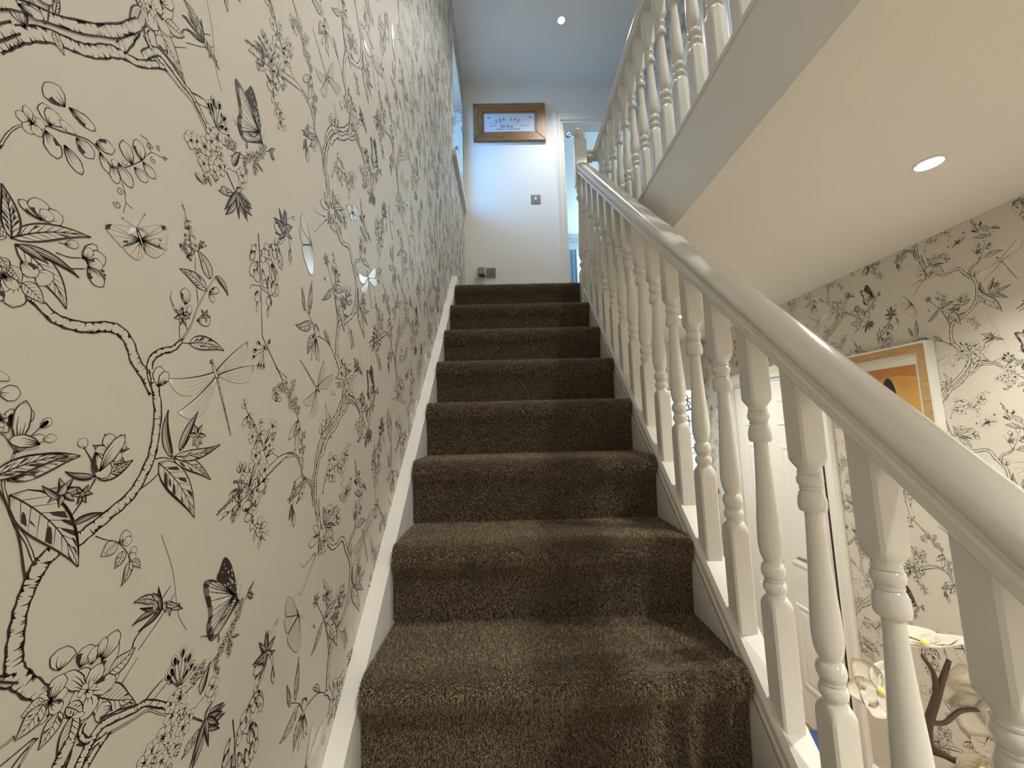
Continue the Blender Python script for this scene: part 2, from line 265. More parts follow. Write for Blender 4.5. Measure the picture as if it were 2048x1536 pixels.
# ------------------------------------------------------------------ wallpaper print
# one repeat of the design: strokes in 0.1 mm on the wall (along, up)
T=[
('B',[7291,4751,74,7133,5062,77,7108,5461,82,7197,5814,83,7382,6137,77]),
('B',[2407,2717,101,2473,2846,106,2538,2952,104,2659,3090,101,2798,3177,96,2910,3241,94,3006,3322,103,3129,3459,101,3242,3536,74,3379,3601,67,3567,3782,65,3640,3819,47]),
('B',[3198,3564,97,3266,3731,87,3322,3906,76,3341,4024,51]),
('B',[3581,3816,41,3507,3821,40,3453,3893,45,3402,3934,39]),
('S',[36,20,3632,3816,3833,3779,4012,3751,4148,3632,4291,3524,4386,3504]),
('B',[2762,1049,63,2827,1016,71,2928,938,83,3040,917,90,3169,925,92,3306,970,91,3420,968,99,3522,883,94,3600,719,104,3706,594,102,3805,433,96]),
('B',[3799,505,72,3748,643,63,3760,769,63,3856,861,62,3988,919,55,4079,1018,44]),
('S',[37,17,4079,1018,4187,1216,4267,1459,4395,1731,4505,1919]),
('B',[3784,671,95,3830,458,85,3873,257,89,3868,25,83,3843,-173,88,3756,-385,89,3656,-530,95,3502,-641,99,3356,-734,102,3252,-799,112,3122,-823,113,3018,-907,115,2985,-977,119]),
('B',[3034,-878,125,2985,-975,109,2945,-1100,99,2922,-1209,94,2915,-1360,102,2918,-1505,107,2936,-1610,123,3019,-1741,127,3128,-1873,107]),
('B',[2807,-1584,64,2871,-1628,77,2928,-1653,89]),
('S',[21,39,2785,-69,2763,-178,2741,-275,2768,-388,2829,-569,2913,-721,2982,-905]),
('B',[8226,842,100,8020,525,103,7684,197,88,7323,-51,84,7121,-375,72,7067,-648,67,6995,-957,66,7072,-1285,53]),
('B',[7107,-1246,39,6924,-902,42,6676,-737,41,6578,-512,40,6408,-339,35,6180,-293,25]),
('B',[3410,-2607,78,3503,-2455,83,3589,-2394,71,3741,-2429,63,3892,-2471,59,3995,-2491,55,4231,-2676,55,4308,-2774,43]),
('S',[30,16,3964,-2468,4049,-2420,4156,-2380]),
('S',[32,20,4228,-2640,4362,-2587]),
('S',[23,13,3800,-1906,3834,-1823,4002,-1708,4072,-1603,4172,-1504]),
('S',[38,15,7086,5362,6917,5507,6655,5645,6638,5897,6218,5957,5970,5893,5673,5743]),
('S',[22,12,6641,5847,6559,6361,6247,6839,5789,7332]),
('S',[28,21,6800,1994,6954,1817,7421,1751,7841,1490]),
('S',[18,14,6475,2202,6656,2096,6800,1994]),
('S',[20,21,7238,3373,7513,3004,7714,2609,7811,2196]),
('S',[18,18,7386,590,7461,244,7391,95]),
('S',[34,11,7214,4196,6919,3871,6759,3682,6660,3754]),
('S',[34,14,7158,4219,6805,4104,6702,4183]),
('S',[22,22,7360,4559,7282,4902,7238,5153]),
('S',[20,19,7305,4526,7178,4778,7105,5060]),
('L',[2714,3322,2862,3344,62,10,0]),
('L',[2717,3183,2799,3059,72,-10,0]),
('L',[2706,3320,2715,3515,52,0,0]),
('L',[2659,3180,2549,3290,71,15,0]),
('P',[2547,3030,2450,3175,146]),
('S',[10,8,2651,3170,2714,3322]),
('F',[3494,4239,220,6,10]),
('P',[3498,4194,3673,4560,133]),
('L',[3592,4074,3891,3880,130,12,0]),
('L',[4088,4619,3847,4738,47,5,2]),
('L',[4088,4619,3845,4532,47,5,2]),
('L',[4088,4619,4028,4861,47,5,2]),
('L',[4172,4625,4344,4518,64,0,2]),
('S',[13,11,3860,4364,4072,4544,4227,4715]),
('S',[13,7,3709,4143,3865,4306]),
('L',[4176,4638,4186,4512,48,0,2]),
('S',[32,15,2497,2021,2538,2171,2602,2282,2752,2402]),
('S',[15,13,2752,2402,2847,2435,3012,2505,3094,2490,3224,2421,3324,2469,3492,2671]),
('P',[2838,2644,2693,2721,184]),
('P',[2760,2412,2700,2555,116]),
('P',[2759,2423,2796,2555,126]),
('F',[2652,2343,96,5,40]),
('P',[2639,2343,2603,2447,60]),
('P',[2867,2664,3075,2638,98]),
('P',[2737,2355,2830,2189,120]),
('P',[2866,2336,3008,2179,104]),
('P',[2939,2459,3081,2378,129]),
('P',[3080,2513,3240,2590,111]),
('P',[3120,2469,3209,2334,74]),
('P',[3230,2426,3281,2285,92]),
('P',[3276,2488,3420,2335,119]),
('P',[3400,2558,3298,2730,123]),
('P',[3481,2663,3418,2838,122]),
('P',[3422,2551,3568,2502,104]),
('P',[3500,2662,3643,2582,100]),
('P',[2871,2454,2880,2526,120]),
('P',[3261,2434,3236,2494,62]),
('P',[3348,2512,3324,2546,51]),
('S',[8,6,3492,2671,3572,2814,3682,2851,3764,2891]),
('S',[8,5,3323,2335,3365,2248,3379,2170,3444,2144]),
('S',[6,5,3379,2170,3362,2052]),
('S',[7,5,3572,2814,3532,2911,3449,2906]),
('T',[3551,2864,38,0]),
('T',[3601,2753,33,2]),
('T',[3644,2913,31,1]),
('T',[3319,2232,38,0]),
('T',[3304,2102,38,3]),
('T',[3724,2861,23,1]),
('S',[14,11,4009,3785,4216,3878]),
('S',[13,13,4249,3623,4395,3687]),
('U',[4391,3742,4255,3956,43]),
('U',[4391,3742,4318,4043,43]),
('U',[4391,3742,4430,4015,43]),
('U',[4391,3742,4520,3922,43]),
('U',[4391,3742,4599,3824,43]),
('U',[4391,3742,4227,3882,43]),
('C',[4105,3265,94,4]),
('C',[4260,3348,114,5]),
('C',[4232,3159,113,5]),
('C',[4416,3430,109,4]),
('C',[4453,3282,102,4]),
('C',[4394,3124,67,3]),
('C',[4245,3002,65,3]),
('S',[15,13,4386,3504,4603,3289,4747,3144,4786,3062]),
('C',[5071,3884,116,5]),
('C',[5218,4088,109,4]),
('C',[5084,3715,97,4]),
('C',[4910,3591,65,3]),
('S',[12,9,4606,3574,4927,3754]),
('K',[5456,4199,62,4,0]),
('F',[4855,3371,96,5,0]),
('L',[4682,3122,4452,2991,89,10,0]),
('L',[4742,3039,4590,2757,90,10,2]),
('L',[4782,3043,4833,2828,47,0,2]),
('L',[4796,3052,5000,2902,55,0,2]),
('L',[4809,3060,5075,3020,66,0,2]),
('L',[4835,3086,5067,3123,55,0,2]),
('L',[4666,3477,4782,3751,107,10,2]),
('L',[4098,2972,4230,2918,78,10,2]),
('L',[4284,3066,4337,2971,65,10,2]),
('S',[15,19,4805,5308,5114,5453,5616,5694,6171,5980]),
('S',[14,15,5204,6595,5363,6457,5634,6002,5710,5815]),
('S',[15,16,5776,7315,6087,7204]),
('P',[4955,5378,4832,5359,49]),
('P',[5114,5453,5154,5836,51]),
('P',[5114,5453,5039,5563,51]),
('P',[5018,5399,5029,5268,50]),
('P',[5149,5442,5093,5288,51]),
('P',[5319,5544,5407,5864,53]),
('P',[5355,5556,5329,5406,53]),
('P',[5501,5630,5485,5845,54]),
('P',[5389,5592,5297,5349,53]),
('P',[5580,6182,5812,6492,55]),
('P',[5585,6109,5826,6287,55]),
('P',[5634,6002,5839,6109,56]),
('P',[5452,6301,5356,6038,54]),
('P',[5450,6325,5607,6372,54]),
('P',[5363,6457,5216,6433,53]),
('P',[5578,5656,5742,5661,55]),
('P',[5616,5694,5517,5416,56]),
('P',[5267,5270,5410,5312,52]),
('P',[5788,6825,5967,6863,57]),
('P',[5783,6902,5878,6818,57]),
('P',[5278,5601,5508,6076,52]),
('C',[5027,5290,77,4]),
('C',[5326,5452,91,4]),
('C',[5782,6294,99,4]),
('C',[5477,5965,83,4]),
('C',[5454,6277,83,3]),
('C',[5249,6473,70,3]),
('C',[5626,5548,86,4]),
('S',[12,11,5257,5407,5382,5186,5512,4957,5719,4831]),
('P',[5297,5349,5252,5192,48]),
('P',[5360,5238,5430,5191,49]),
('P',[5419,5195,5371,5037,50]),
('P',[5463,5112,5535,5063,50]),
('P',[5505,5051,5456,4892,50]),
('P',[5568,4981,5643,4930,51]),
('P',[5612,4919,5561,4759,51]),
('P',[5710,4952,5788,4899,52]),
('BF',[5208,4230,5136,4507,5057,4690,4946,4769,4862,4579,4779,4327,4712,4097,4793,3972,4950,4035,4718,4553]),
('L',[2617,1426,3121,1694,135,14,0]),
('L',[2644,1396,2999,1031,191,22,0]),
('L',[2653,1390,3064,1315,71,20,2]),
('L',[2621,1428,2532,1784,120,-10,1]),
('L',[2594,1415,2467,1483,109,10,1]),
('L',[2661,1394,2852,1336,61,10,2]),
('P',[2778,1246,2880,1190,148]),
('P',[2662,1132,2672,938,152]),
('L',[2711,1135,2849,1023,124,10,0]),
('F',[2609,1143,119,6,20]),
('L',[2628,1226,2703,1127,100,10,1]),
('L',[2577,1267,2631,1195,79,0,1]),
('P',[2688,1285,2783,1203,113]),
('L',[2540,1187,2505,939,116,10,1]),
('P',[2595,1085,2541,941,138]),
('S',[16,11,2632,1440,2699,1525,2769,1627]),
('P',[2776,1648,2629,1726,74]),
('P',[2784,1664,2725,1804,138]),
('P',[2794,1658,2905,1758,117]),
('P',[2785,1653,2813,1752,95]),
('S',[13,12,2890,1448,2980,1453,3062,1483]),
('S',[13,12,2949,1342,3039,1381,3102,1408]),
('S',[9,9,2901,1537,2971,1548]),
('P',[2940,1545,3035,1592,67]),
('P',[3073,1484,3172,1647,82]),
('P',[3095,1481,3250,1579,130]),
('P',[3108,1462,3234,1491,107]),
('P',[3121,1442,3257,1309,119]),
('P',[3094,1494,3129,1600,71]),
('U',[3121,1442,3253,1446,17]),
('U',[3121,1442,3271,1414,17]),
('U',[3121,1442,3268,1380,17]),
('L',[4184,1017,4704,1045,175,16,1]),
('S',[14,14,4081,1002,4194,1020]),
('S',[12,12,4068,999,4042,1177]),
('S',[11,11,4154,1141,4116,1246]),
('S',[9,6,3982,1303,3918,1425,3918,1527]),
('S',[9,6,3968,1362,3898,1449]),
('K',[4065,1288,108,7,0]),
('U',[4079,1349,4047,1388,68]),
('P',[4095,1428,4079,1615,122]),
('P',[4158,1324,4152,1447,70]),
('P',[4270,1306,4459,1361,130]),
('K',[4379,1390,83,5,0]),
('S',[13,10,4261,1295,4330,1341]),
('S',[11,10,4263,1509,4209,1781,4180,2010]),
('L',[4376,1688,3994,1792,150,-16,1]),
('L',[4412,1845,4202,2107,160,-18,0]),
('L',[4494,1915,4717,1747,86,25,2]),
('P',[4410,1683,4557,1774,77]),
('P',[4411,1666,4508,1600,74]),
('S',[10,10,4259,1559,4232,1635]),
('D',[237,4141,1991,4108,2147,4064,2312,3962,2534]),
('D',[107,3998,2075,4061,2005,4145,1942]),
('D',[98,4287,2237,4211,2129]),
('MO',[3494,1983,3600,1793,3224,1862,3336,1757,3390,1742,3529,1679,3793,2163,3819,1969,3798,1911,3710,1784,3360,2002,3560,2155]),
('P',[3847,503,3861,712,132]),
('P',[3862,512,3949,666,103]),
('DR',[4522,872,4617,702,4907,-2,3955,598,4099,258,5123,1257,5282,954]),
('S',[14,19,5215,2838,5277,2540,5336,2107,5423,1401]),
('S',[21,28,5423,1401,5571,1240,6011,795,6228,630]),
('S',[12,13,5288,2523,5358,2689,5521,2838,5774,2965,5898,3200]),
('S',[12,13,5293,2460,5469,2584,5613,2581]),
('S',[14,12,5336,2107,5150,2057,5111,1980]),
('S',[14,13,5338,2086,5509,2061,5687,2079]),
('P',[5169,2618,5095,2371,98]),
('P',[5246,2438,5111,2167,140]),
('P',[5163,2294,5300,2158,138]),
('P',[5360,2668,5342,2460,102]),
('P',[5523,2816,5471,2562,126]),
('P',[5591,2873,5645,2642,107]),
('P',[5703,2881,5805,2547,96]),
('P',[5578,2565,5559,2328,93]),
('P',[5489,2322,5581,2042,105]),
('P',[5665,2371,5723,2092,99]),
('P',[5278,2021,5275,1849,121]),
('P',[5527,2045,5530,1868,135]),
('P',[5275,1849,5286,1715,40]),
('P',[5530,1868,5518,1709,42]),
('P',[5349,2375,5398,2174,82]),
('P',[5633,2312,5679,2191,129]),
('L',[5857,3203,5698,3480,76,5,2]),
('L',[5857,3203,5583,3233,76,5,2]),
('L',[5857,3203,6053,3397,76,5,2]),
('L',[5857,3203,5607,3057,76,5,2]),
('L',[5857,3203,5872,3559,76,5,2]),
('L',[5857,3203,5695,2996,76,5,2]),
('L',[5857,3203,6068,3188,76,5,2]),
('S',[11,9,5938,3221,6007,3132,6042,2947]),
('P',[6028,2966,6056,2741,60]),
('S',[9,7,5901,3450,6103,3618]),
('T',[6085,3556,46,1]),
('U',[5537,1222,5220,1157,63]),
('U',[5537,1222,5295,1307,63]),
('U',[5537,1222,5433,1275,63]),
('U',[5537,1222,5610,1413,63]),
('U',[5472,1198,5214,1044,54]),
('U',[5472,1198,5347,923,54]),
('U',[5472,1198,5411,922,54]),
('U',[5472,1198,5493,925,54]),
('C',[6014,749,137,5]),
('C',[5834,596,89,3]),
('C',[6258,800,119,4]),
('L',[2782,-370,3272,-1014,302,16,1]),
('L',[2760,-268,3209,-131,173,14,1]),
('P',[2783,-261,2922,-268,42]),
('U',[2789,-28,2732,228,90]),
('U',[2789,-28,2843,239,90]),
('U',[2851,22,2977,168,61]),
('P',[2852,16,2958,19,65]),
('P',[2941,9,3028,23,63]),
('P',[2794,-80,2852,11,64]),
('S',[7,7,2785,-69,2719,35,2678,65]),
('P',[2652,334,2779,335,111]),
('P',[2636,422,2669,478,110]),
('S',[10,23,3215,-47,3293,-171,3341,-320]),
('P',[3239,-71,3193,7,77]),
('K',[3447,-107,164,7,10]),
('P',[3441,-107,3409,46,118]),
('P',[3454,-108,3570,-29,105]),
('P',[3430,-119,3310,-111,105]),
('P',[3445,-145,3550,-172,92]),
('L',[3352,-322,3654,-200,128,-10,1]),
('P',[3362,-298,3459,-171,128]),
('L',[3328,-313,3108,-246,58,15,2]),
('S',[20,15,3342,-332,3275,-465,3178,-617]),
('K',[3113,-404,119,7,5]),
('L',[3087,-444,2968,-333,47,10,2]),
('L',[3085,-421,3131,-334,71,0,2]),
('K',[3251,-443,84,6,0]),
('S',[14,17,3063,-450,3139,-575,3198,-667,3236,-801]),
('L',[3198,-667,3430,-626,54,12,2]),
('S',[20,15,3736,-484,3828,-436,3934,-358]),
('L',[3921,-250,4415,-888,284,14,1]),
('S',[18,12,3870,-210,3966,-203,4078,-226]),
('L',[4087,-219,4618,-504,148,12,1]),
('L',[4094,-202,4735,-103,125,-12,1]),
('L',[4077,-211,3988,280,99,22,2]),
('L',[4161,-149,4367,278,105,5,2]),
('K',[4379,17,133,6,0]),
('L',[4371,-16,4401,-130,83,0,1]),
('S',[12,10,3385,-807,3473,-861,3577,-911,3673,-1024,3708,-1112]),
('L',[3564,-904,3439,-988,136,10,0]),
('P',[3590,-912,3701,-878,130]),
('P',[3616,-906,3713,-933,83]),
('L',[3631,-1002,3569,-1130,97,20,1]),
('P',[3694,-1031,3764,-1039,84]),
('P',[3708,-1035,3756,-1108,57]),
('L',[3715,-1114,3816,-1213,71,20,1]),
('L',[3704,-1111,3645,-1304,85,20,1]),
('S',[19,11,6210,-290,5940,-343,5540,-553,5084,-739,4751,-930]),
('S',[14,10,5940,-343,5574,-148,5231,257,5097,484]),
('S',[11,10,5539,-126,5478,39,5485,162]),
('S',[11,11,5569,-86,5659,58,5761,101]),
('S',[11,10,5646,-214,5451,-223]),
('S',[10,10,5411,-518,5173,-472,5071,-406]),
('S',[12,11,5436,-639,5388,-924,5426,-1182,5669,-1399]),
('F',[5312,-19,97,5,40]),
('F',[5760,122,114,5,40]),
('F',[5491,172,71,5,32]),
('F',[5408,-281,120,5,65]),
('F',[5703,-154,96,5,18]),
('F',[5617,-501,116,5,55]),
('P',[5201,256,5112,119,71]),
('P',[5227,296,5307,239,60]),
('P',[5133,389,5154,488,51]),
('P',[5150,351,5075,405,39]),
('P',[5117,-466,5106,-335,51]),
('P',[5188,-483,5191,-342,55]),
('P',[5289,-485,5324,-372,73]),
('P',[5118,-485,5044,-403,47]),
('P',[5233,-517,5268,-598,72]),
('P',[5162,-509,5182,-586,59]),
('P',[5445,-759,5650,-709,124]),
('P',[5397,-925,5180,-921,136]),
('P',[5399,-945,5535,-912,90]),
('P',[5434,-1010,5470,-1075,124]),
('P',[5411,-1101,5235,-1081,103]),
('P',[5417,-1179,5377,-1246,103]),
('P',[5496,-1217,5617,-1147,105]),
('P',[5564,-1293,5724,-1252,85]),
('P',[5531,-1265,5521,-1340,84]),
('P',[5616,-1345,5688,-1434,64]),
('P',[5446,-974,5499,-846,83]),
('C',[5309,-747,81,5]),
('D',[121,5273,-655,5127,-598,4992,-579]),
('D',[117,5136,-710,4935,-820,4728,-933]),
('D',[98,5168,-771,5099,-923,5026,-998]),
('D',[79,5192,-719,5027,-693,4928,-731]),
('C',[5937,730,113,5]),
('C',[6183,662,130,5]),
('C',[6325,459,120,5]),
('C',[6197,475,94,4]),
('S',[11,7,5860,744,5721,641,5711,531]),
('T',[5755,667,44,0]),
('P',[5794,626,5748,513,53]),
('P',[3209,-1750,3254,-1595,183]),
('P',[3357,-1813,3420,-1671,153]),
('P',[3447,-1843,3468,-1707,105]),
('P',[3528,-1854,3646,-1668,148]),
('P',[3514,-1823,3541,-1676,80]),
('L',[3601,-1994,3831,-1913,151,-10,0]),
('L',[3506,-2119,3848,-2361,254,-8,0]),
('P',[3653,-2300,3509,-2271,139]),
('P',[3431,-2033,3358,-1825,144]),
('P',[3430,-2021,3543,-1885,144]),
('P',[3442,-2029,3673,-2101,144]),
('P',[3445,-2064,3462,-2251,171]),
('P',[3433,-2056,3304,-2028,131]),
('P',[3418,-2014,3233,-1795,117]),
('F',[3431,-2033,78,6,0]),
('F',[3171,-1946,133,6,0]),
('P',[3170,-1930,3242,-1790,133]),
('L',[3131,-1910,2991,-1924,131,10,0]),
('L',[3124,-1931,2972,-2064,155,12,0]),
('L',[3238,-2057,3122,-2238,136,10,0]),
('L',[3346,-2150,3249,-2479,153,10,0]),
('L',[3287,-2058,3415,-2207,113,10,1]),
('P',[3389,-2158,3372,-2199,103]),
('S',[34,15,2973,-2038,2927,-2050,2875,-2056]),
('S',[19,18,3118,-2153,3028,-2190,2962,-2249]),
('S',[14,13,3090,-2132,2985,-2157,2894,-2177]),
('B',[3432,-2273,34,3410,-2333,39,3456,-2420,45,3502,-2443,40]),
('S',[35,23,3100,-2139,3069,-2184,3011,-2270]),
('L',[4007,-1589,3775,-1501,85,-20,1]),
('L',[4058,-1590,3967,-1492,53,10,2]),
('L',[4124,-1639,4303,-1732,63,-25,1]),
('L',[4107,-1632,4134,-1747,53,0,2]),
('L',[3988,-1688,3779,-1704,52,-22,2]),
('L',[4002,-1708,4033,-1743,30,0,2]),
('L',[4014,-1673,3990,-1568,61,0,1]),
('U',[4342,-2568,4183,-2348,69]),
('U',[4342,-2568,4230,-2307,69]),
('U',[4342,-2568,4274,-2221,69]),
('U',[4342,-2568,4391,-2191,69]),
('U',[4342,-2568,4505,-2295,69]),
('U',[4342,-2568,4555,-2426,69]),
('U',[4342,-2568,4488,-2440,69]),
('S',[20,13,4308,-2774,4499,-2687,4715,-2623,4973,-2496,5204,-2236,5384,-2081,5487,-1964]),
('C',[4888,-2596,67,4]),
('C',[4951,-2517,87,4]),
('C',[5066,-2444,89,4]),
('C',[5134,-2342,86,4]),
('C',[5204,-2236,83,4]),
('C',[5249,-2133,72,4]),
('C',[4648,-2569,96,4]),
('C',[4551,-2617,87,4]),
('C',[5075,-2549,58,4]),
('C',[4871,-2666,56,4]),
('L',[5384,-2081,5499,-1962,49,5,2]),
('L',[5356,-2078,5480,-2111,41,5,2]),
('L',[4897,-2424,4889,-2322,37,5,2]),
('L',[5119,-2471,5258,-2515,39,5,2]),
('L',[5387,-2109,5494,-2172,37,5,2]),
('BF2',[5136,-1984,5087,-1700,5005,-1533,4909,-1467,4851,-1574,4820,-1707,4632,-1637,4624,-1741,4718,-2017,4694,-2171,4754,-2274,4868,-2207,5018,-2152,4597,-2208]),
('F',[4380,-2697,117,5,52]),
('F',[4293,-2805,108,5,28]),
('F',[4444,-3020,108,5,36]),
('F',[4206,-2944,112,5,34]),
('F',[4374,-3142,93,5,17]),
('F',[4082,-2969,103,5,52]),
('F',[4012,-3015,101,5,60]),
('F',[4208,-3155,96,5,50]),
('F',[4265,-2678,81,5,20]),
('F',[4523,-2961,69,5,28]),
('F',[4832,-2871,107,4,0]),
('S',[10,11,4560,-2943,4717,-2898,4800,-2874]),
('S',[14,14,4524,-2976,4717,-3153]),
('L',[4516,-3325,4582,-3203,103,10,1]),
('L',[4345,-3208,4448,-3176,99,10,1]),
('L',[4748,-3144,5040,-3165,72,5,2]),
('L',[4748,-3144,5023,-3254,72,5,2]),
('L',[4748,-3144,4979,-3366,72,5,2]),
('L',[4748,-3144,4807,-3430,72,5,2]),
('L',[4748,-3144,4852,-3031,72,5,2]),
('L',[4748,-3144,4569,-3507,72,5,2]),
('S',[16,14,5225,-3472,5271,-3736,5280,-4104]),
('S',[17,13,5499,-3538,5665,-3412,5806,-3199,5860,-2960]),
('S',[14,13,5270,-3719,5369,-3639,5499,-3538]),
('S',[14,13,5324,-3741,5493,-3830,5622,-4010]),
('P',[5500,-3556,5367,-3621,126]),
('P',[5611,-3487,5812,-3709,107]),
('P',[5608,-3449,5556,-3541,94]),
('P',[5743,-3627,5753,-3752,57]),
('P',[5394,-3622,5352,-3762,103]),
('P',[5476,-3610,5404,-3749,125]),
('P',[5603,-3767,5714,-4042,107]),
('P',[5546,-3780,5662,-4146,97]),
('P',[5622,-4010,5610,-4229,107]),
('P',[5189,-3660,5102,-3788,87]),
('P',[5173,-3761,5089,-3920,87]),
('P',[5430,-4072,5414,-4211,103]),
('P',[5668,-3451,5629,-3335,86]),
('L',[5842,-3028,5821,-2747,67,5,2]),
('L',[5842,-3028,5666,-2821,67,5,2]),
('L',[5842,-3028,6022,-2926,67,5,2]),
('L',[5842,-3028,5547,-3042,67,5,2]),
('L',[5842,-3028,5789,-3189,67,5,2]),
('L',[5842,-3028,6004,-3154,67,5,2]),
('P',[5804,-3179,5570,-3146,133]),
('S',[11,11,5934,-3136,6016,-3319]),
('P',[6016,-3319,6002,-3506,60]),
('S',[6,7,4016,-958,4187,-1381,4287,-1823,4406,-2039]),
('BS',[6681,-2923,6524,-2654,6370,-2524,6296,-2600,6338,-2789,6291,-2799,6301,-2941,6396,-3055,6391,-3090,6435,-3262,6645,-3470,6771,-3393,6731,-3014,6872,-3067]),
('L',[6523,2125,6412,2505,93,0,1]),
('L',[6678,2114,6728,2734,131,0,1]),
('L',[6777,1988,6258,1797,184,20,1]),
('P',[6894,1996,7030,1774,163]),
('L',[6793,1753,6660,1382,170,5,1]),
('L',[7247,1954,7507,1712,108,15,0]),
('P',[6911,1733,6801,1292,70]),
('P',[6959,1744,7094,1319,71]),
('P',[6921,1735,6986,1325,66]),
('U',[6951,1865,6775,1677,94]),
('K',[7254,3380,135,6,0]),
('P',[7308,4486,6925,4412,158]),
('P',[7309,4472,7074,4696,109]),
('L',[7310,4445,7274,4121,99,10,1]),
('L',[7531,2901,7133,2526,133,12,1]),
('L',[7547,2921,8001,3049,128,15,1]),
('P',[7681,3153,7693,3467,104]),
('P',[7490,3378,7616,3238,76]),
('C',[7552,3322,92,3]),
('P',[7805,3146,7619,3184,90]),
('P',[8201,3064,8318,2837,150]),
('P',[8245,2902,8440,3212,112]),
('U',[7239,2923,7191,3009,59]),
('DR',[7118,784,7018,839,6436,1247,7258,1376,7653,1169,6587,558,6800,287]),
('P',[7464,194,7233,167,126]),
('P',[7295,-26,7188,95,109]),
('P',[7411,193,7569,246,90]),
('P',[7371,-3,7525,70,75]),
('L',[6698,-751,6215,-1028,118,18,1]),
('L',[6720,-764,6483,-1139,118,12,1]),
('S',[17,13,6398,-744,6381,-1048,6353,-1445]),
('L',[6348,-1103,6292,-1351,56,0,2]),
('L',[6369,-1147,6407,-1418,52,0,2]),
('P',[6466,234,6195,-95,109]),
('P',[6494,116,6384,-275,101]),
('C',[6648,-16,90,4]),
('C',[6572,-123,76,4]),
('C',[6541,-273,62,3]),
('C',[6435,395,87,4]),
('L',[6424,5554,6268,5232,109,20,1]),
('F',[6651,5325,95,5,0]),
('P',[6409,5107,6436,4837,74]),
('S',[14,11,6655,5645,6424,5554]),
('P',[7770,7082,7634,7145,116]),
('C',[6628,6049,99,4]),
('C',[6371,6338,95,4]),
('C',[6336,6857,103,5]),
('C',[6151,6942,83,4]),
('C',[6439,6724,78,3]),
('C',[6014,7045,73,3]),
('S',[15,10,7552,6368,7533,6685,7400,6837]),
]
TW, TDROP, TREP = 0.4885, 0.3175, 0.632
class Ink:
    def __init__(s):
        s.v = []; s.t = []; s.m = []; s.n = 0; s.layer = 0
    def add(s, pts, tris, mi, dz=0.0):
        k = len(pts); a = np.empty((k, 3)); a[:, :2] = pts; a[:, 2] = 0.0002 + s.layer * 6.0e-7 + dz * .2
        s.v.append(a); s.t.append(np.asarray(tris, dtype=np.int64) + s.n); s.m += [mi] * len(tris); s.n += k
    def ribbon(s, pts, w, mi=0, dz=1e-6):
        p = np.asarray(pts, float); n = len(p)
        if n < 2: return
        w = np.full(n, w) if np.isscalar(w) else np.asarray(w, float)
        d = np.gradient(p, axis=0); ln = np.maximum(np.hypot(d[:, 0], d[:, 1]), 1e-9); nr = np.stack([-d[:, 1], d[:, 0]], 1) / ln[:, None]
        q = np.concatenate([p + nr * w[:, None] / 2, p - nr * w[:, None] / 2]); t = []
        for i in range(n - 1): t += [(i, i + 1, n + i), (i + 1, n + i + 1, n + i)]
        s.add(q, t, mi, dz)
    def strip(s, a, b, mi, dz=0.0):
        n = len(a); q = np.concatenate([a, b]); t = []
        if n < 2: return
        for i in range(n - 1): t += [(i, i + 1, n + i), (i + 1, n + i + 1, n + i)]
        s.add(q, t, mi, dz)
    def fan(s, pts, mi, dz=0.0):
        p = np.asarray(pts, float); c = p.mean(0); n = len(p)
        s.add(np.vstack([p, c]), [(i, (i + 1) % n, n) for i in range(n)], mi, dz)
    def dot(s, c, r, mi=0, k=6, dz=1e-6, sq=1.0, ang=0.0):
        a = np.arange(k) * 2 * math.pi / k; x = r * np.cos(a); y = r * sq * np.sin(a)
        s.fan(np.stack([c[0] + x * math.cos(ang) - y * math.sin(ang), c[1] + x * math.sin(ang) + y * math.cos(ang)], 1), mi, dz)
def smooth(pts, k=6):
    p = np.asarray(pts, float); n = len(p)
    if n < 3: return np.array([p[0] + (p[-1] - p[0]) * i / k for i in range(k + 1)])
    e = np.vstack([2 * p[0] - p[1], p, 2 * p[-1] - p[-2]]); out = []
    for i in range(n - 1):
        a, b, c, d = e[i:i + 4]
        for j in range(k):
            t = j / k; out.append(0.5 * ((2 * b) + (-a + c) * t + (2 * a - 5 * b + 4 * c - d) * t * t + (-a + 3 * b - 3 * c + d) * t ** 3))
    out.append(p[-1]); return np.array(out)
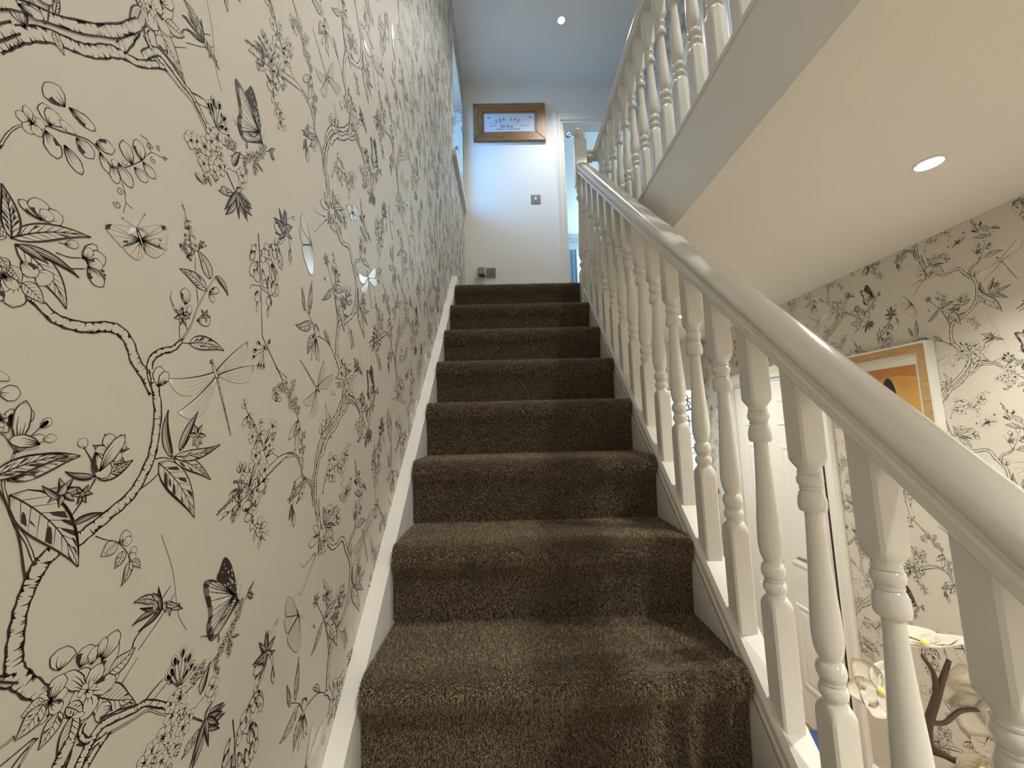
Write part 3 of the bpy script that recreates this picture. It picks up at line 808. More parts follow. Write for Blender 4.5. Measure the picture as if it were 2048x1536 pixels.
def draw_tile(lod=0):
    K = Ink(); R = random.Random(7); LW = 0.00095; NP = (9, 6, 4)[lod]; NL = (13, 8, 6)[lod]; SK = (5, 3, 2)[lod]
    def spine(p, q, bend, n=11):
        p = np.array(p); q = np.array(q); d = q - p; L = np.hypot(*d); nrm = np.array([-d[1], d[0]])
        t = np.linspace(0, 1, n)[:, None]; c = (p + q) / 2 + nrm * bend
        s_ = (1 - t) ** 2 * p + 2 * t * (1 - t) * c + t * t * q
        g_ = np.gradient(s_, axis=0); g_ /= np.maximum(np.hypot(g_[:, 0], g_[:, 1]), 1e-9)[:, None]
        return s_, np.stack([-g_[:, 1], g_[:, 0]], 1), L, t[:, 0]
    def petal(p, q, w, rich=True, lw=LW, pointed=False, n=0):
        n = n or NP
        s_, nn, L, t = spine(p, q, R.uniform(-.10, .10), n)
        lw = min(lw, max(0.00045, L * 0.05))
        hw = w / 2 * (np.sin(np.pi * t ** 0.8) ** 0.9 if pointed else np.sin(np.pi * np.clip(t, 0, 1) ** 1.25) ** 0.62)
        hw *= 1 + 0.06 * np.sin(np.arange(n) * 2.3 + R.random() * 6)
        a = s_ + nn * hw[:, None]; b = s_ - nn * hw[:, None]
        K.strip(a, b, 1)
        K.ribbon(a, lw * (0.5 + 0.7 * np.sin(np.pi * t))); K.ribbon(b, lw * (0.6 + 0.6 * np.cos(np.pi * t * .5)))
        if rich and (lod < 2 or R.random() < .5):
            for f in ((-.45, .0, .45) if L > 0.010 and lod < 2 else (0.2,)):
                e = max(1, int(R.uniform(.35, .75) * (n - 1))); K.ribbon((s_ + nn * (hw * f)[:, None])[:e + 1], np.linspace(lw * 1.5, lw * .25, e + 1))
            if L > 0.012 and R.random() < .65:
                f = R.choice((-1, 1)); e = max(2, int(R.uniform(.6, .8) * n)); i0 = 0 if n < 6 else R.randint(0, 2)
                K.strip((s_ + nn * (hw * f * .92)[:, None])[i0:e], (s_ + nn * (hw * f * np.linspace(.9, .35, n) * R.uniform(.6, .9))[:, None])[i0:e], 0, 1e-6)
    def leaf(p, q, w, bend, st):
        N1 = NL - 1; s_, nn, L, t = spine(p, q, bend, NL)
        hw = w / 2 * np.sin(np.pi * t ** 0.72) ** 0.95 * (1 - 0.25 * t); hw[-1] = 0.0002
        a = s_ + nn * hw[:, None]; b = s_ - nn * hw[:, None]; lw = min(LW * 1.1, max(0.0005, L * .035))
        K.strip(a, b, 1)
        K.ribbon(a, lw * (0.6 + 0.8 * np.sin(np.pi * t))); K.ribbon(b, lw * (0.9 + 0.6 * np.sin(np.pi * t)))
        K.ribbon(s_, np.linspace(lw * 1.3, lw * .5, NL))
        if st == 2:
            f = R.choice((-1, 1))
            K.strip((s_ + nn * (hw * f * .95)[:, None])[1:NL - 1], (s_ + nn * (hw * f * .3)[:, None])[1:NL - 1], 0, 1e-6)
            K.ribbon((s_ - nn * (hw * f * .5)[:, None])[1:NL - 2], lw * .5)
            return
        nv = (7 if L > 0.03 else 5) - 2 * lod
        for k in range(nv):
            u0 = 0.10 + 0.72 * k / nv
            for f in (-1, 1):
                u1 = min(u0 + 0.16, .97); i0 = u0 * N1; i1 = u1 * N1; q12 = N1 / 12
                def at(u_, h_):
                    i = min(int(u_), N1 - 1); fr = min(u_ - i, 1.0)
                    return (s_[i] + nn[i] * hw[i] * h_) * (1 - fr) + (s_[i + 1] + nn[i + 1] * hw[i + 1] * h_) * fr
                A = at(i0, 0); B_ = at(i1, f * .93)
                K.ribbon([A, (A + B_) / 2, B_], [lw * .55, lw * .5, lw * .25])
                if st == 1 and R.random() < .62 or st == 0 and R.random() < .16:
                    h0, h1 = sorted((R.uniform(.15, .5), R.uniform(.55, .95))); du = R.uniform(.5, 1.0)
                    c0 = at(i0 + (.25 + h0 * 1.6) * q12, f * h0); c1 = at(i0 + (.25 + h1 * 1.8) * q12, f * h1); e0 = at(i0 + (.25 + h0 * 1.6 + du * .6) * q12, f * h0 * 1.05); e1 = at(i0 + (.3 + h1 * 1.8 + du) * q12, f * h1 * .96)
                    K.fan([c0, (c0 + c1) / 2 + (c0 - e0) * .25, c1, e1, (e0 + e1) / 2 + (e0 - c0) * .2, e0], 0, 1e-6)
        if st == 1:
            f = R.choice((-1, 1)); K.strip((s_ + nn * (hw * f)[:, None])[1:NL - 1], (s_ + nn * (hw * f * np.linspace(.95, .74, NL))[:, None])[1:NL - 1], 0, 1e-6)
    def flower(c, r, n, rot, sq=1.0):
        for k in range(n):
            a = math.radians(rot) + k * 2 * math.pi / n + R.uniform(-.15, .15); rr = r * R.uniform(.85, 1.05)
            petal(c, (c[0] + rr * math.cos(a), c[1] + rr * math.sin(a)), r * 4.0 / n, True); K.layer += 1
        for k in range(n + 3):
            a = k * 2 * math.pi / (n + 3) + R.random(); l_ = r * R.uniform(.22, .42)
            K.ribbon([c, (c[0] + l_ * math.cos(a), c[1] + l_ * math.sin(a))], [LW * 1.2, LW * .5])
        K.dot(c, r * .13)
    def floret(c, r):
        n = R.choice((4, 5)); r0 = R.random() * 6
        for k in range(n):
            a = r0 + k * 2 * math.pi / n; petal(c, (c[0] + r * math.cos(a), c[1] + r * math.sin(a)), r * .85, False, LW * .85, n=5 if lod == 0 else 4)
        K.dot(c, r * .26, 0, 5)
        for k in range(3 if lod == 0 else 1):
            a = R.random() * 6.28; K.ribbon([(c[0] + r * .3 * math.cos(a), c[1] + r * .3 * math.sin(a)), (c[0] + r * .75 * math.cos(a), c[1] + r * .75 * math.sin(a))], [LW * 1.1, LW * .3])
    def bez(p, q, f, n=9):
        s_, _n, _L, _t = spine(p, q, f, n); return s_
    def pp(v): return np.array(v, float).reshape(-1, 2) * 1e-4
    order = {'B': 0, 'S': 1}
    prims = sorted(T, key=lambda e: order.get(e[0], 2))
    for kind, v in prims:
        if kind not in ('S',): K.layer += 1
        if kind == 'B':
            a = np.array(v, float).reshape(-1, 3) * 1e-4; s3 = smooth(a, SK); c = s3[:, :2]; w = s3[:, 2] * .92
            w = w * (1 + .07 * np.sin(np.arange(len(w)) * 1.7 + a[0, 0] * 900))
            d = np.gradient(c, axis=0); d /= np.maximum(np.hypot(d[:, 0], d[:, 1]), 1e-9)[:, None]; nn = np.stack([-d[:, 1], d[:, 0]], 1)
            A = c + nn * w[:, None] / 2; B_ = c - nn * w[:, None] / 2
            K.strip(A, B_, 1)
            L = LW * 1.5
            K.ribbon(A, L * (0.7 + .5 * np.abs(np.sin(np.arange(len(A)) * .9)))); K.ribbon(B_, L * (0.8 + .6 * np.abs(np.cos(np.arange(len(A)) * .7))))
            for i in range(len(c) - 1):
                seg = np.hypot(*(c[i + 1] - c[i])); k = max(2, int(seg / (.0009, .0022, .004)[lod]))
                for j in range(k):
                    f = (j + R.random()) / k; E0 = (A if R.random() < .5 else B_)
                    p0 = E0[i] * (1 - f) + E0[i + 1] * f; ctr = c[i] * (1 - f) + c[i + 1] * f
                    if R.random() < .55:
                        l_ = R.uniform(.12, .42) if R.random() < .8 else R.uniform(.4, .75)
                        e_ = p0 + (ctr - p0) * 2 * l_ * .9 + d[i] * w[i] * R.uniform(-.12, .12)
                        K.ribbon([p0, e_], [LW * R.uniform(.9, 1.9), LW * .3])
                if R.random() < .22:
                    E0, sg = (A, 1) if R.random() < .5 else (B_, -1)
                    K.fan([E0[i], E0[i + 1], E0[i + 1] - nn[i] * sg * w[i] * .3, E0[i] - nn[i] * sg * w[i] * .12], 0, 1e-6)
        elif kind == 'S':
            w0, w1 = v[0] * 1e-4, v[1] * 1e-4; c = smooth(pp(v[2:]), SK); w = np.linspace(w0, w1, len(c)) * .72
            w = np.clip(w * (1 + .12 * np.sin(np.arange(len(c)) * 1.9)), .0005, None)
            K.ribbon(c, w, 0, 0)
            if w.max() > 0.0024: K.ribbon(c[1:-1], w[1:-1] * .42, 1, 1e-6)
        elif kind == 'L':
            q = pp(v[:4]); leaf(q[0], q[1], v[4] * 1e-4, v[5] / 100, v[6])
        elif kind == 'P':
            q = pp(v[:4]); petal(q[0], q[1], v[4] * 1e-4)
        elif kind == 'F':
            q = pp(v[:2])[0]; flower(q, v[2] * 1e-4, v[3], v[4])
        elif kind == 'K':
            q = pp(v[:2])[0]; r = v[2] * 1e-4; n = v[3]
            for k in range(n):
                a = math.radians(v[4]) + k * 2 * math.pi / n + R.uniform(-.12, .12); leaf(q, (q[0] + r * math.cos(a), q[1] + r * math.sin(a)), r * .42, R.uniform(-.1, .1), 2)
            K.dot(q, r * .16, 1, 7, 2e-6); K.dot(q, r * .09, 0, 6, 3e-6)
        elif kind == 'C':
            q = pp(v[:2])[0]; r = v[2] * 1e-4
            for k in range(v[3]):
                a = k * 2.4; rr = r * .62 * math.sqrt((k + .2) / v[3]); floret((q[0] + rr * math.cos(a), q[1] + rr * math.sin(a)), r * .46); K.layer += 1
        elif kind == 'D':
            w = v[0] * 1e-4; c = smooth(pp(v[1:]), 8 - 2 * lod); n = len(c); K.ribbon(c, np.linspace(LW, LW * .5, n))
            for k in range(int((26 + w * 2200) * (1, .7, .4)[lod])):
                f = R.random() ** .9; i = min(int(f * (n - 1)), n - 2); dn = c[i + 1] - c[i]; dn = np.array([-dn[1], dn[0]]) / max(np.hypot(*dn), 1e-9)
                o = c[i] + dn * R.uniform(-.5, .5) * w * (1 - f * .85); r = R.uniform(.0007, .0016)
                K.dot(o, r * (1, 1.15, 1.4)[lod], 0, 6 - lod, 1e-6, R.uniform(.5, 1), R.random() * 3)
                if lod == 0 and R.random() < .55: K.dot(o + np.array([.0002, .0002]), r * .5, 1, 5, 2e-6)
                if R.random() < .3: K.ribbon([c[i], o], LW * .4)
        elif kind == 'T':
            q = pp(v[:2])[0]; r = v[2] * 1e-4; a = np.linspace(0, 8.5, 22 - 6 * lod) + v[3]; rr = np.linspace(r, r * .15, 22 - 6 * lod)
            K.ribbon(np.stack([q[0] + rr * np.cos(a), q[1] + rr * np.sin(a)], 1), LW * .6)
        elif kind == 'U':
            q = pp(v[:4]); w = v[4] * 1e-4; d = q[1] - q[0]; L = np.hypot(*d); d = d / max(L, 1e-9)
            bl = min(w * 1.6, L * .75); b0 = q[1] - d * bl
            K.ribbon(bez(q[0], b0, R.uniform(-.12, .12), 5), LW * .65); petal(b0, q[1], w); petal(b0, q[1] - d * bl * .25, w * .5)
        elif kind in ('BF', 'BF2'):
            q = pp(v); body = q[0]
            if kind == 'BF': fore = q[:5]; hind = np.vstack([q[0], q[4:9]]); edge = q[9]
            else: fore = q[:6]; hind = np.vstack([q[0], q[5:13]])
            K.fan(smooth(np.vstack([fore, fore[:1]]), 4), 0); c = fore.mean(0)
            for k in range(14):
                f = R.uniform(.25, .92); e = smooth(fore[1:], 6); o = body + (e[R.randint(2, len(e) - 2)] - body) * f; dd = o - body
                K.dot(o, R.uniform(.0011, .0024), 1, 6, 1e-6, R.uniform(.4, .7), math.atan2(dd[1], dd[0]))
            hs = smooth(np.vstack([hind, hind[:1]]), 4); K.layer += 1; K.fan(hs, 1); K.ribbon(hs, LW * 1.1)
            for k in range(2, len(hs) - 4, 2):
                e = hs[k]; K.ribbon([body, body + (e - body) * .55, e], [LW * 1.6, LW * 1.0, LW * .7])
            for k in range(3, len(hs) - 5, 2):
                e = hs[k]; n2 = hs[k + 2]
                K.fan([e, n2, body + (n2 - body) * .88, body + (e - body) * .84], 0 if k % 4 == 1 else 3, 2e-6)
                K.dot(body + ((e + n2) / 2 - body) * .62, .0013, 0, 6, 2e-6, .5, 1.0)
            if kind == 'BF2': K.ribbon([q[10], (q[10] + q[13]) / 2, q[13]], [LW * 2, LW, LW * .4])
            K.ribbon([body, body + (hind[-1] - body) * .6], [.004, .0012], 0, 3e-6); K.dot(body, .0022, 0, 7, 3e-6)
            K.ribbon([body, body + np.array([.004, .022])], LW * .45, 3)
        elif kind == 'MO':
            q = pp(v); b0, b1 = q[0], q[1]; mid = (b0 + b1) / 2
            LWg = np.array([b0, q[2], q[3], q[4], mid]); LH = np.array([mid, q[4], q[5], b1]); RW = np.array([b0, q[6], q[7], q[8], mid]); RH = np.array([mid, q[8], q[9], b1])
            for w_ in (LWg, RW, LH, RH):
                e = smooth(np.vstack([w_, w_[:1]]), 5); K.fan(e, 2); K.ribbon(e, LW * .35, 3, 1e-6)
                for k in range(4, len(e) - 4, 2): K.ribbon([mid, mid + (e[k] - mid) * .5, e[k]], [LW * 1.1, LW * .6, LW * .25], 3, 1e-6)
                for k in range(3, len(e) - 3, 3): K.ribbon([mid, mid + (e[k] - mid) * .42], [LW * 1.8, LW * .3], 0, 2e-6)
            for tip, ins in ((q[2], b0), (q[6], b0)): K.fan([tip, tip + (ins - tip) * .18 + np.array([0, .0012]), tip + (ins - tip) * .13 + np.array([0, -.004]), tip + np.array([0, -.004])], 0, 2e-6)
            for a_, b_ in ((LWg, .62), (LWg, .5), (RW, .66), (RW, .6)):
                pass
            for o in (mid + (q[3] - mid) * .72, mid + (q[4] - mid) * .7 + np.array([-.002, .002]), mid + (q[7] - mid) * .72 + np.array([0, .004]), mid + (q[7] - mid) * .7 + np.array([0, -.002])): K.dot(o, .0013, 0, 7, 2e-6)
            K.ribbon(smooth([b0, mid, b1], 4), [.0016, .003, .004, .0042, .004, .0036, .003, .002, .0012][:9], 0, 2e-6); K.ribbon([b0 + (b1 - b0) * .2, b0 + (b1 - b0) * .8], [.0012, .0008], 1, 3e-6)
            K.ribbon([b0, q[10]], LW * .4, 3, 2e-6); K.ribbon([b0, q[11]], LW * .4, 3, 2e-6); K.dot(q[10], .0008); K.dot(q[11], .0008)
        elif kind == 'DR':
            q = pp(v); hd, th, tl = q[0], q[1], q[2]
            for k in (3, 4, 5, 6):
                p0 = th + (hd - th) * (.35 if k in (3, 5) else .1); s_, nn, L, t = spine(p0, q[k], .08 if k < 5 else .06, 11)
                hw = L * .30 * np.sin(np.pi * np.clip(t, 0, 1) ** 1.5) ** .6
                sg = -1 if np.dot(nn[5], np.array([0, 1])) > 0 else 1
                a = s_; b = s_ + nn * (hw * sg)[:, None]
                K.strip(a, b, 2); K.ribbon(a, np.linspace(LW * 1.9, LW * .5, 11), 0); K.ribbon(b, LW * .22, 3)
                for f in (.25, .5, .75): K.ribbon((s_ + nn * (hw * sg * f)[:, None])[2:9], np.linspace(LW * .5, LW * .15, 7), 3)
            K.layer += 1
            d = tl - th; n = 12
            for i in range(n):
                a0 = th + d * i / n; a1 = th + d * (i + .92) / n; w0 = .0036 * (1 - .6 * i / n)
                K.ribbon([a0, a1], [w0, w0 * .9], 3 if i % 2 else 0, 1e-6); K.ribbon([a0 + (a1 - a0) * .2, a1], w0 * .4, 1 if i < 5 else 3, 2e-6)
            K.ribbon([th + (hd - th) * -.1, th, th + (hd - th) * .8], [.003, .0056, .0036], 0, 3e-6); K.ribbon([th, th + (hd - th) * .75], [.0036, .0022], 1, 4e-6)
            K.dot(hd, .003, 0, 8, 4e-6); K.dot(hd + np.array([.0008, .0004]), .0014, 1, 6, 5e-6)
        elif kind == 'BS':
            q = pp(v); b = q[0]
            for w_ in (np.vstack([b, q[1:5]]), np.vstack([b, q[5:8]]), np.vstack([b, q[8:13]])):
                e = smooth(np.vstack([w_, w_[:1]]), 4); K.fan(e, 2); K.ribbon(e, LW * .9, 3)
                for k in range(4, len(e) - 3, 2): K.ribbon([b, e[k]], [LW, LW * .3], 3)
            K.ribbon([b, q[7]], [.003, .0022], 0, 2e-6); K.ribbon([b, q[13]], LW * .4, 3)
    return np.vstack(K.v), np.vstack(K.t), np.array(K.m)
TILES = []
for _lod in (0, 1, 2):
    _a, _b, _c = draw_tile(_lod); TILES.append((_a, _b, _c, _a[_b].mean(1)))
def wallpaper(name, parent, to3d, keep, r0, r1, j0, j1, lod=lambda r: 0):
    """repeat the printed tile over a wall: to3d(u,v,h)->Nx3, keep(u,v)->mask on triangle centres"""
    VV = []; FF = []; MM = []; n = 0
    for r in range(r0, r1 + 1):
        TV, TT, TM, TC = TILES[lod(r)]
        for j in range(j0, j1 + 1):
            du = r * TW; dv = r * TDROP + j * TREP
            k = keep(TC[:, 0] + du, TC[:, 1] + dv)
            if not k.any(): continue
            t = TT[k]; u, inv = np.unique(t, return_inverse=True); P = TV[u]
            VV.append(to3d(P[:, 0] + du, P[:, 1] + dv, P[:, 2] + (r % 2) * 4.5e-4)); FF.append(inv.reshape(-1, 3) + n); MM.append(TM[k]); n += len(u)
    V = np.vstack(VV).astype(np.float32); F = np.vstack(FF).astype(np.int32); m_ = np.concatenate(MM).astype(np.int32)
    me = bpy.data.meshes.new(name); me.vertices.add(len(V)); me.vertices.foreach_set('co', V.ravel())
    me.loops.add(len(F) * 3); me.loops.foreach_set('vertex_index', F.ravel())
    me.polygons.add(len(F)); me.polygons.foreach_set('loop_start', np.arange(0, len(F) * 3, 3, dtype=np.int32)); me.polygons.foreach_set('loop_total', np.full(len(F), 3, dtype=np.int32))
    for k in ('ink', 'paper', 'pearl', 'grey'): me.materials.append(M[k])
    me.polygons.foreach_set('material_index', m_); me.update(calc_edges=True); me.validate()
    o = bpy.data.objects.new(name, me); COL.objects.link(o); o.parent = parent; o['kind'] = 'stuff'
    o['label'] = 'printed dark branches, blossoms, butterflies and dragonflies'
    return o
def st(x): return np.stack(x, 1)
def keep_left(u, v):
    ok = (u > -0.75) & (u < YFAR - 0.004) & (v < ZC - 0.004) & (v < 1.27 * np.maximum(u, 0) + 0.9) & (v > np.minimum(RZ0 + (u - RY0 + 0.03) * SL, ZL) - 0.12)
    return ok & ~((u > WIN[0] - .003) & (u < WIN[1] + .003) & (v > WIN[2] - .06) & (v < WIN[3] + .003))
wallpaper('wallpaper_print', wall_left, lambda u, v, h: st([XL + h, u, v]), keep_left, -3, 6, -7, 8, lambda r: 0 if -1 <= r <= 0 else 1 if 1 <= r <= 2 else 2)
def keep_right(u, v):
    y = RU0 - u
    ok = (y > -0.2) & (y < YH - 0.004) & (v < ZHC - 0.004) & (v > -1.25)
    for d in (HDOOR, HDOOR2): ok &= ~((y > d[0] - .07) & (y < d[1] + .07) & (v < d[3] + .07))
    return ok
RU0 = 1.255 + 0.372; RV0 = 0.487 - 0.0653
def to3d_right(u, v, h): return st([XR - h, RU0 - u, v + RV0])
wallpaper('wallpaper_print', wall_right, to3d_right, lambda u, v: keep_right(u, v + RV0), -4, 5, -6, 6, lambda r: 1 if r < 2 else 2)
def keep_up(u, v):
    y = 3.4 - u
    return (y > 2.2) & (y < YFAR - .004) & (v > ZL + .6) & (v < ZC - .004)
wallpaper('wallpaper_print', wall_upper, lambda u, v, h: st([XU - h, 3.4 - u, v]), keep_up, -1, 3, -2, 6, lambda r: 2)
def keep_rev(u, v): return (u > .001) & (u < .15) & (v > WIN[2] + .004) & (v < WIN[3] - .004)
wallpaper('wallpaper_print', wall_left, lambda u, v, h: st([XL - .152 + u, WIN[1] - h, v]), lambda u, v: keep_rev(u, v), -1, 1, 0, 6, lambda r: 2)

# ------------------------------------------------------------------ staircase
RND = random.Random(3); NPR = np.random.default_rng(5)
stair = tag(empty('staircase', (0.08, rY(-4), ZF)), 'straight staircase wrapped in dark taupe carpet between white stringers', 'staircase')
SO = stair.location
def step_profile(k):
    y, z, zb = rY(k), tZ(k), tZ(k - 1)
    out = [(y + .001, zb + .001), (y - .001, zb + .05), (y - .004, z - .085), (y - .012, z - .062), (y - .024, z - .046), (y - .030, z - .031), (y - .030, z - .019), (y - .025, z - .008), (y - .015, z - .001), (y + .004, z + .001), (y + .06, z - .001), (y + .13, z)]
    return out
def make_step(k):
    out = step_profile(k); y, z = rY(k), tZ(k); yb = y + RG + .012 if k < 8 else y + .05
    full = out + [(yb, z), (yb, z - .06), (y + .035, z - .06), (y + .035, tZ(k - 1) + .001)]
    bm = bmesh.new(); nx = 26; cols = []
    for i in range(nx + 1):
        x = XC0 + (XC1 - XC0) * i / nx; col = []
        for j, (py, pz) in enumerate(full):
            w = .0016 * math.sin(i * .9 + k * 2.1) + .0012 * math.sin(i * 2.3 + k) if 1 < j < 10 else 0
            s = 0.006 * (1 - min(1, min(i, nx - i) / 1.0)) if 3 <= j <= 8 else 0
            col.append(bm.verts.new((x - SO.x, py + w * .6 + s - SO.y, pz + w - SO.z)))
        cols.append(col)
    n = len(full)
    for i in range(nx):
        for j in range(n):
            bm.faces.new((cols[i][j], cols[i][(j + 1) % n], cols[i + 1][(j + 1) % n], cols[i + 1][j]))
    bm.faces.new(cols[0]); bm.faces.new(cols[-1][::-1])
    o = obj('carpeted_step', bm, M['carpet'], stair, True, 50)
    N = {-1: 20000, 0: 95000, 1: 100000, 2: 85000, 3: 62000, 4: 46000, 5: 36000, 6: 28000, 7: 22000, 8: 14000}.get(k, 0)
    if N:
        P = np.array(out + [(yb - .012, z)]); d = np.diff(P, axis=0); L = np.hypot(d[:, 0], d[:, 1]); cum = np.concatenate([[0], np.cumsum(L)])
        s_ = NPR.random(N) * cum[-1]; i = np.clip(np.searchsorted(cum, s_) - 1, 0, len(L) - 1); f = ((s_ - cum[i]) / L[i])[:, None]
        yz = P[i] + d[i] * f; nrm = np.stack([-d[i, 1], d[i, 0]], 1) / L[i][:, None]
        vn = np.stack([-d[:, 1], d[:, 0]], 1) / L[:, None]; nx2 = vn[np.minimum(i + 1, len(L) - 1)]; pv = vn[np.maximum(i - 1, 0)]
        nrm = nrm + np.where(f > .5, nx2 * (f - .5), pv * (.5 - f)); nrm /= np.hypot(nrm[:, 0], nrm[:, 1])[:, None]
        x = XC0 + .001 + NPR.random(N) * (XC1 - XC0 - .002)
        base = np.stack([x, yz[:, 0], yz[:, 1]], 1); nn = np.stack([np.zeros(N), nrm[:, 0], nrm[:, 1]], 1)
        far = 1.0 if k < 3 else 1.0 + .18 * (k - 2)
        ln = NPR.uniform(.0028, .0056, N)[:, None]; tip = base + (nn + NPR.normal(0, .55, (N, 3)) * .8 + np.array([0, -.1, -.25])) * ln
        a = NPR.random(N) * 6.283; side = np.stack([np.cos(a), np.sin(a) * -nrm[:, 1], np.sin(a) * nrm[:, 0]], 1) * (.0011 * far)
        V = np.empty((N, 3, 3), np.float32); V[:, 0] = base - side - nn * .001; V[:, 1] = base + side - nn * .001; V[:, 2] = tip
        V -= np.array(SO, dtype=np.float32)
        me = bpy.data.meshes.new('carpet_pile'); me.vertices.add(N * 3); me.vertices.foreach_set('co', V.ravel())
        me.loops.add(N * 3); me.loops.foreach_set('vertex_index', np.arange(N * 3, dtype=np.int32)); me.polygons.add(N)
        me.polygons.foreach_set('loop_start', np.arange(0, N * 3, 3, dtype=np.int32)); me.polygons.foreach_set('loop_total', np.full(N, 3, np.int32)); me.update(calc_edges=True)
        h = link('carpet_pile', me, M['pile'], o); h['kind'] = 'stuff'
for k in range(-4, 9): make_step(k)
CO, SI = 1 / math.hypot(1, SL), SL / math.hypot(1, SL)
def off(y, h): return (y, pitch(y) + h)
def yz(p, o): return [(a - o.y, b - o.z) for a, b in p]
bm = bmesh.new()
prism(bm, yz([off(-.3, -.34), off(2.46, -.40), off(2.46, -.29), (2.46, tZ(8) + .125), off(2.40, -.048), off(-.3, -.048)], SO), YZX, XL + .0005 - SO.x, -.3085 - SO.x)
o = obj('wall_stringer', bm, M['satin'], stair); tag(o, 'white painted stringer against the papered wall')
bm = bmesh.new(); prism(bm, yz([off(-.25, -.36), off(2.28, -.36), off(2.28, -.075), off(-.25, -.075)], SO), YZX, .4745 - SO.x, .512 - SO.x)
o = obj('outer_stringer', bm, M['satin'], stair)
bm = bmesh.new(); prism(bm, yz([(-.2, ZF + .002), (YH - .02, ZF + .002), (YH - .02, ZL - .2), (rY(8) + .12, ZL - .2), off(2.29, -.357), off(-.2, -.357)], SO), YZX, .480 - SO.x, .5115 - SO.x)
o = obj('spandrel_panel', bm, M['satin'], stair)

# ------------------------------------------------------------------ balustrades
XB = 0.505
def ring(hw, sq, n=32):
    out = []
    for i in range(n):
        a = (i + .5) * 2 * math.pi / n; c, s = math.cos(a), math.sin(a)
        m_ = max(abs(c), abs(s)); rsq = hw / m_; ch = hw * 1.30
        rsq = min(rsq, ch); r = rsq * sq + hw * (1 - sq); out.append((r * c, r * s))
    return out
BPROF = [(-.045, .0205, 1), (.184, .0205, 1), (.194, .0205, .92), (.201, .0200, .6), (.206, .0186, .25), (.2095, .0172, 0), (.210, .0160, 0), (.2145, .0160, 0), (.2155, .0166, 0), (.2195, .0192, 0), (.2255, .0203, 0), (.2315, .0193, 0), (.2355, .0166, 0), (.236, .0150, 0), (.2375, .0150, 0), (.238, .0170, 0), (.2415, .0170, 0), (.242, .0152, 0), (.2435, .0170, 0), (.248, .0198, 0), (.2545, .0209, 0), (.262, .0199, 0), (.268, .0172, 0), (.2695, .0150, 0), (.2725, .0146, 0), (.2735, .0152, 0), (.278, .0170, 0), (.287, .0198, 0), (.300, .0214, 0), (.315, .0216, 0), (.345, .0204, 0), (.38, .0180, 0), (.42, .0156, 0), (.46, .0137, 0), (.492, .0125, 0), (.500, .0126, 0), (.5015, .0176, 0), (.504, .0197, 0), (.512, .0207, 0), (.522, .0200, 0), (.531, .0178, 0), (.536, .0152, 0), (.5365, .0146, 0), (.5372, .0166, 0), (.5405, .0166, 0), (.541, .0150, 0), (.543, .0162, 0), (.547, .0185, 0), (.552, .0194, 0), (.557, .0186, 0), (.561, .0165, 0), (.562, .0152, 0), (.5625, .0172, 0), (.566, .0172, 0), (.5665, .0160, 0), (.571, .0164, 0), (.574, .0178, .15), (.580, .0197, .55), (.586, .0205, .9), (.592, .0205, 1), (.775, .0205, 1)]
def turned(name, prof, scale=1.0):
    bm = bmesh.new(); rings = [[bm.verts.new((x, y, z)) for x, y in ring(hw * scale, sq)] for z, hw, sq in prof]; n = 32
    for i in range(len(rings) - 1):
        for k in range(n): bm.faces.new((rings[i][k], rings[i][(k + 1) % n], rings[i + 1][(k + 1) % n], rings[i + 1][k]))
    bm.faces.new(rings[0][::-1]); bm.faces.new(rings[-1])
    bmesh.ops.recalc_face_normals(bm, faces=bm.faces)
    me = bpy.data.meshes.new(name); bm.to_mesh(me); bm.free(); me.materials.append(M['gloss'])
    me.polygons.foreach_set('use_smooth', [True] * len(me.polygons)); me.set_sharp_from_angle(angle=math.radians(38)); return me
ME_BAL = turned('baluster', BPROF)
HRP = [(-.029, 0), (-.0315, .003), (-.0315, .015), (-.0295, .018), (-.0262, .0195), (-.0262, .0235), (-.030, .0265), (-.0335, .031), (-.0352, .037), (-.0345, .044), (-.031, .0505), (-.024, .0555), (-.013, .0588), (0, .060)]
HRP = HRP + [(-x, b) for x, b in HRP[-2::-1]]
BRP = [(-.029, -.05), (-.031, -.046), (-.031, -.034), (-.026, -.031), (-.026, -.027), (-.031, -.024), (-.031, -.010), (-.027, -.004), (-.024, -.003), (-.024, 0), (.024, 0), (.024, -.003), (.027, -.004), (.031, -.010), (.031, -.05)]
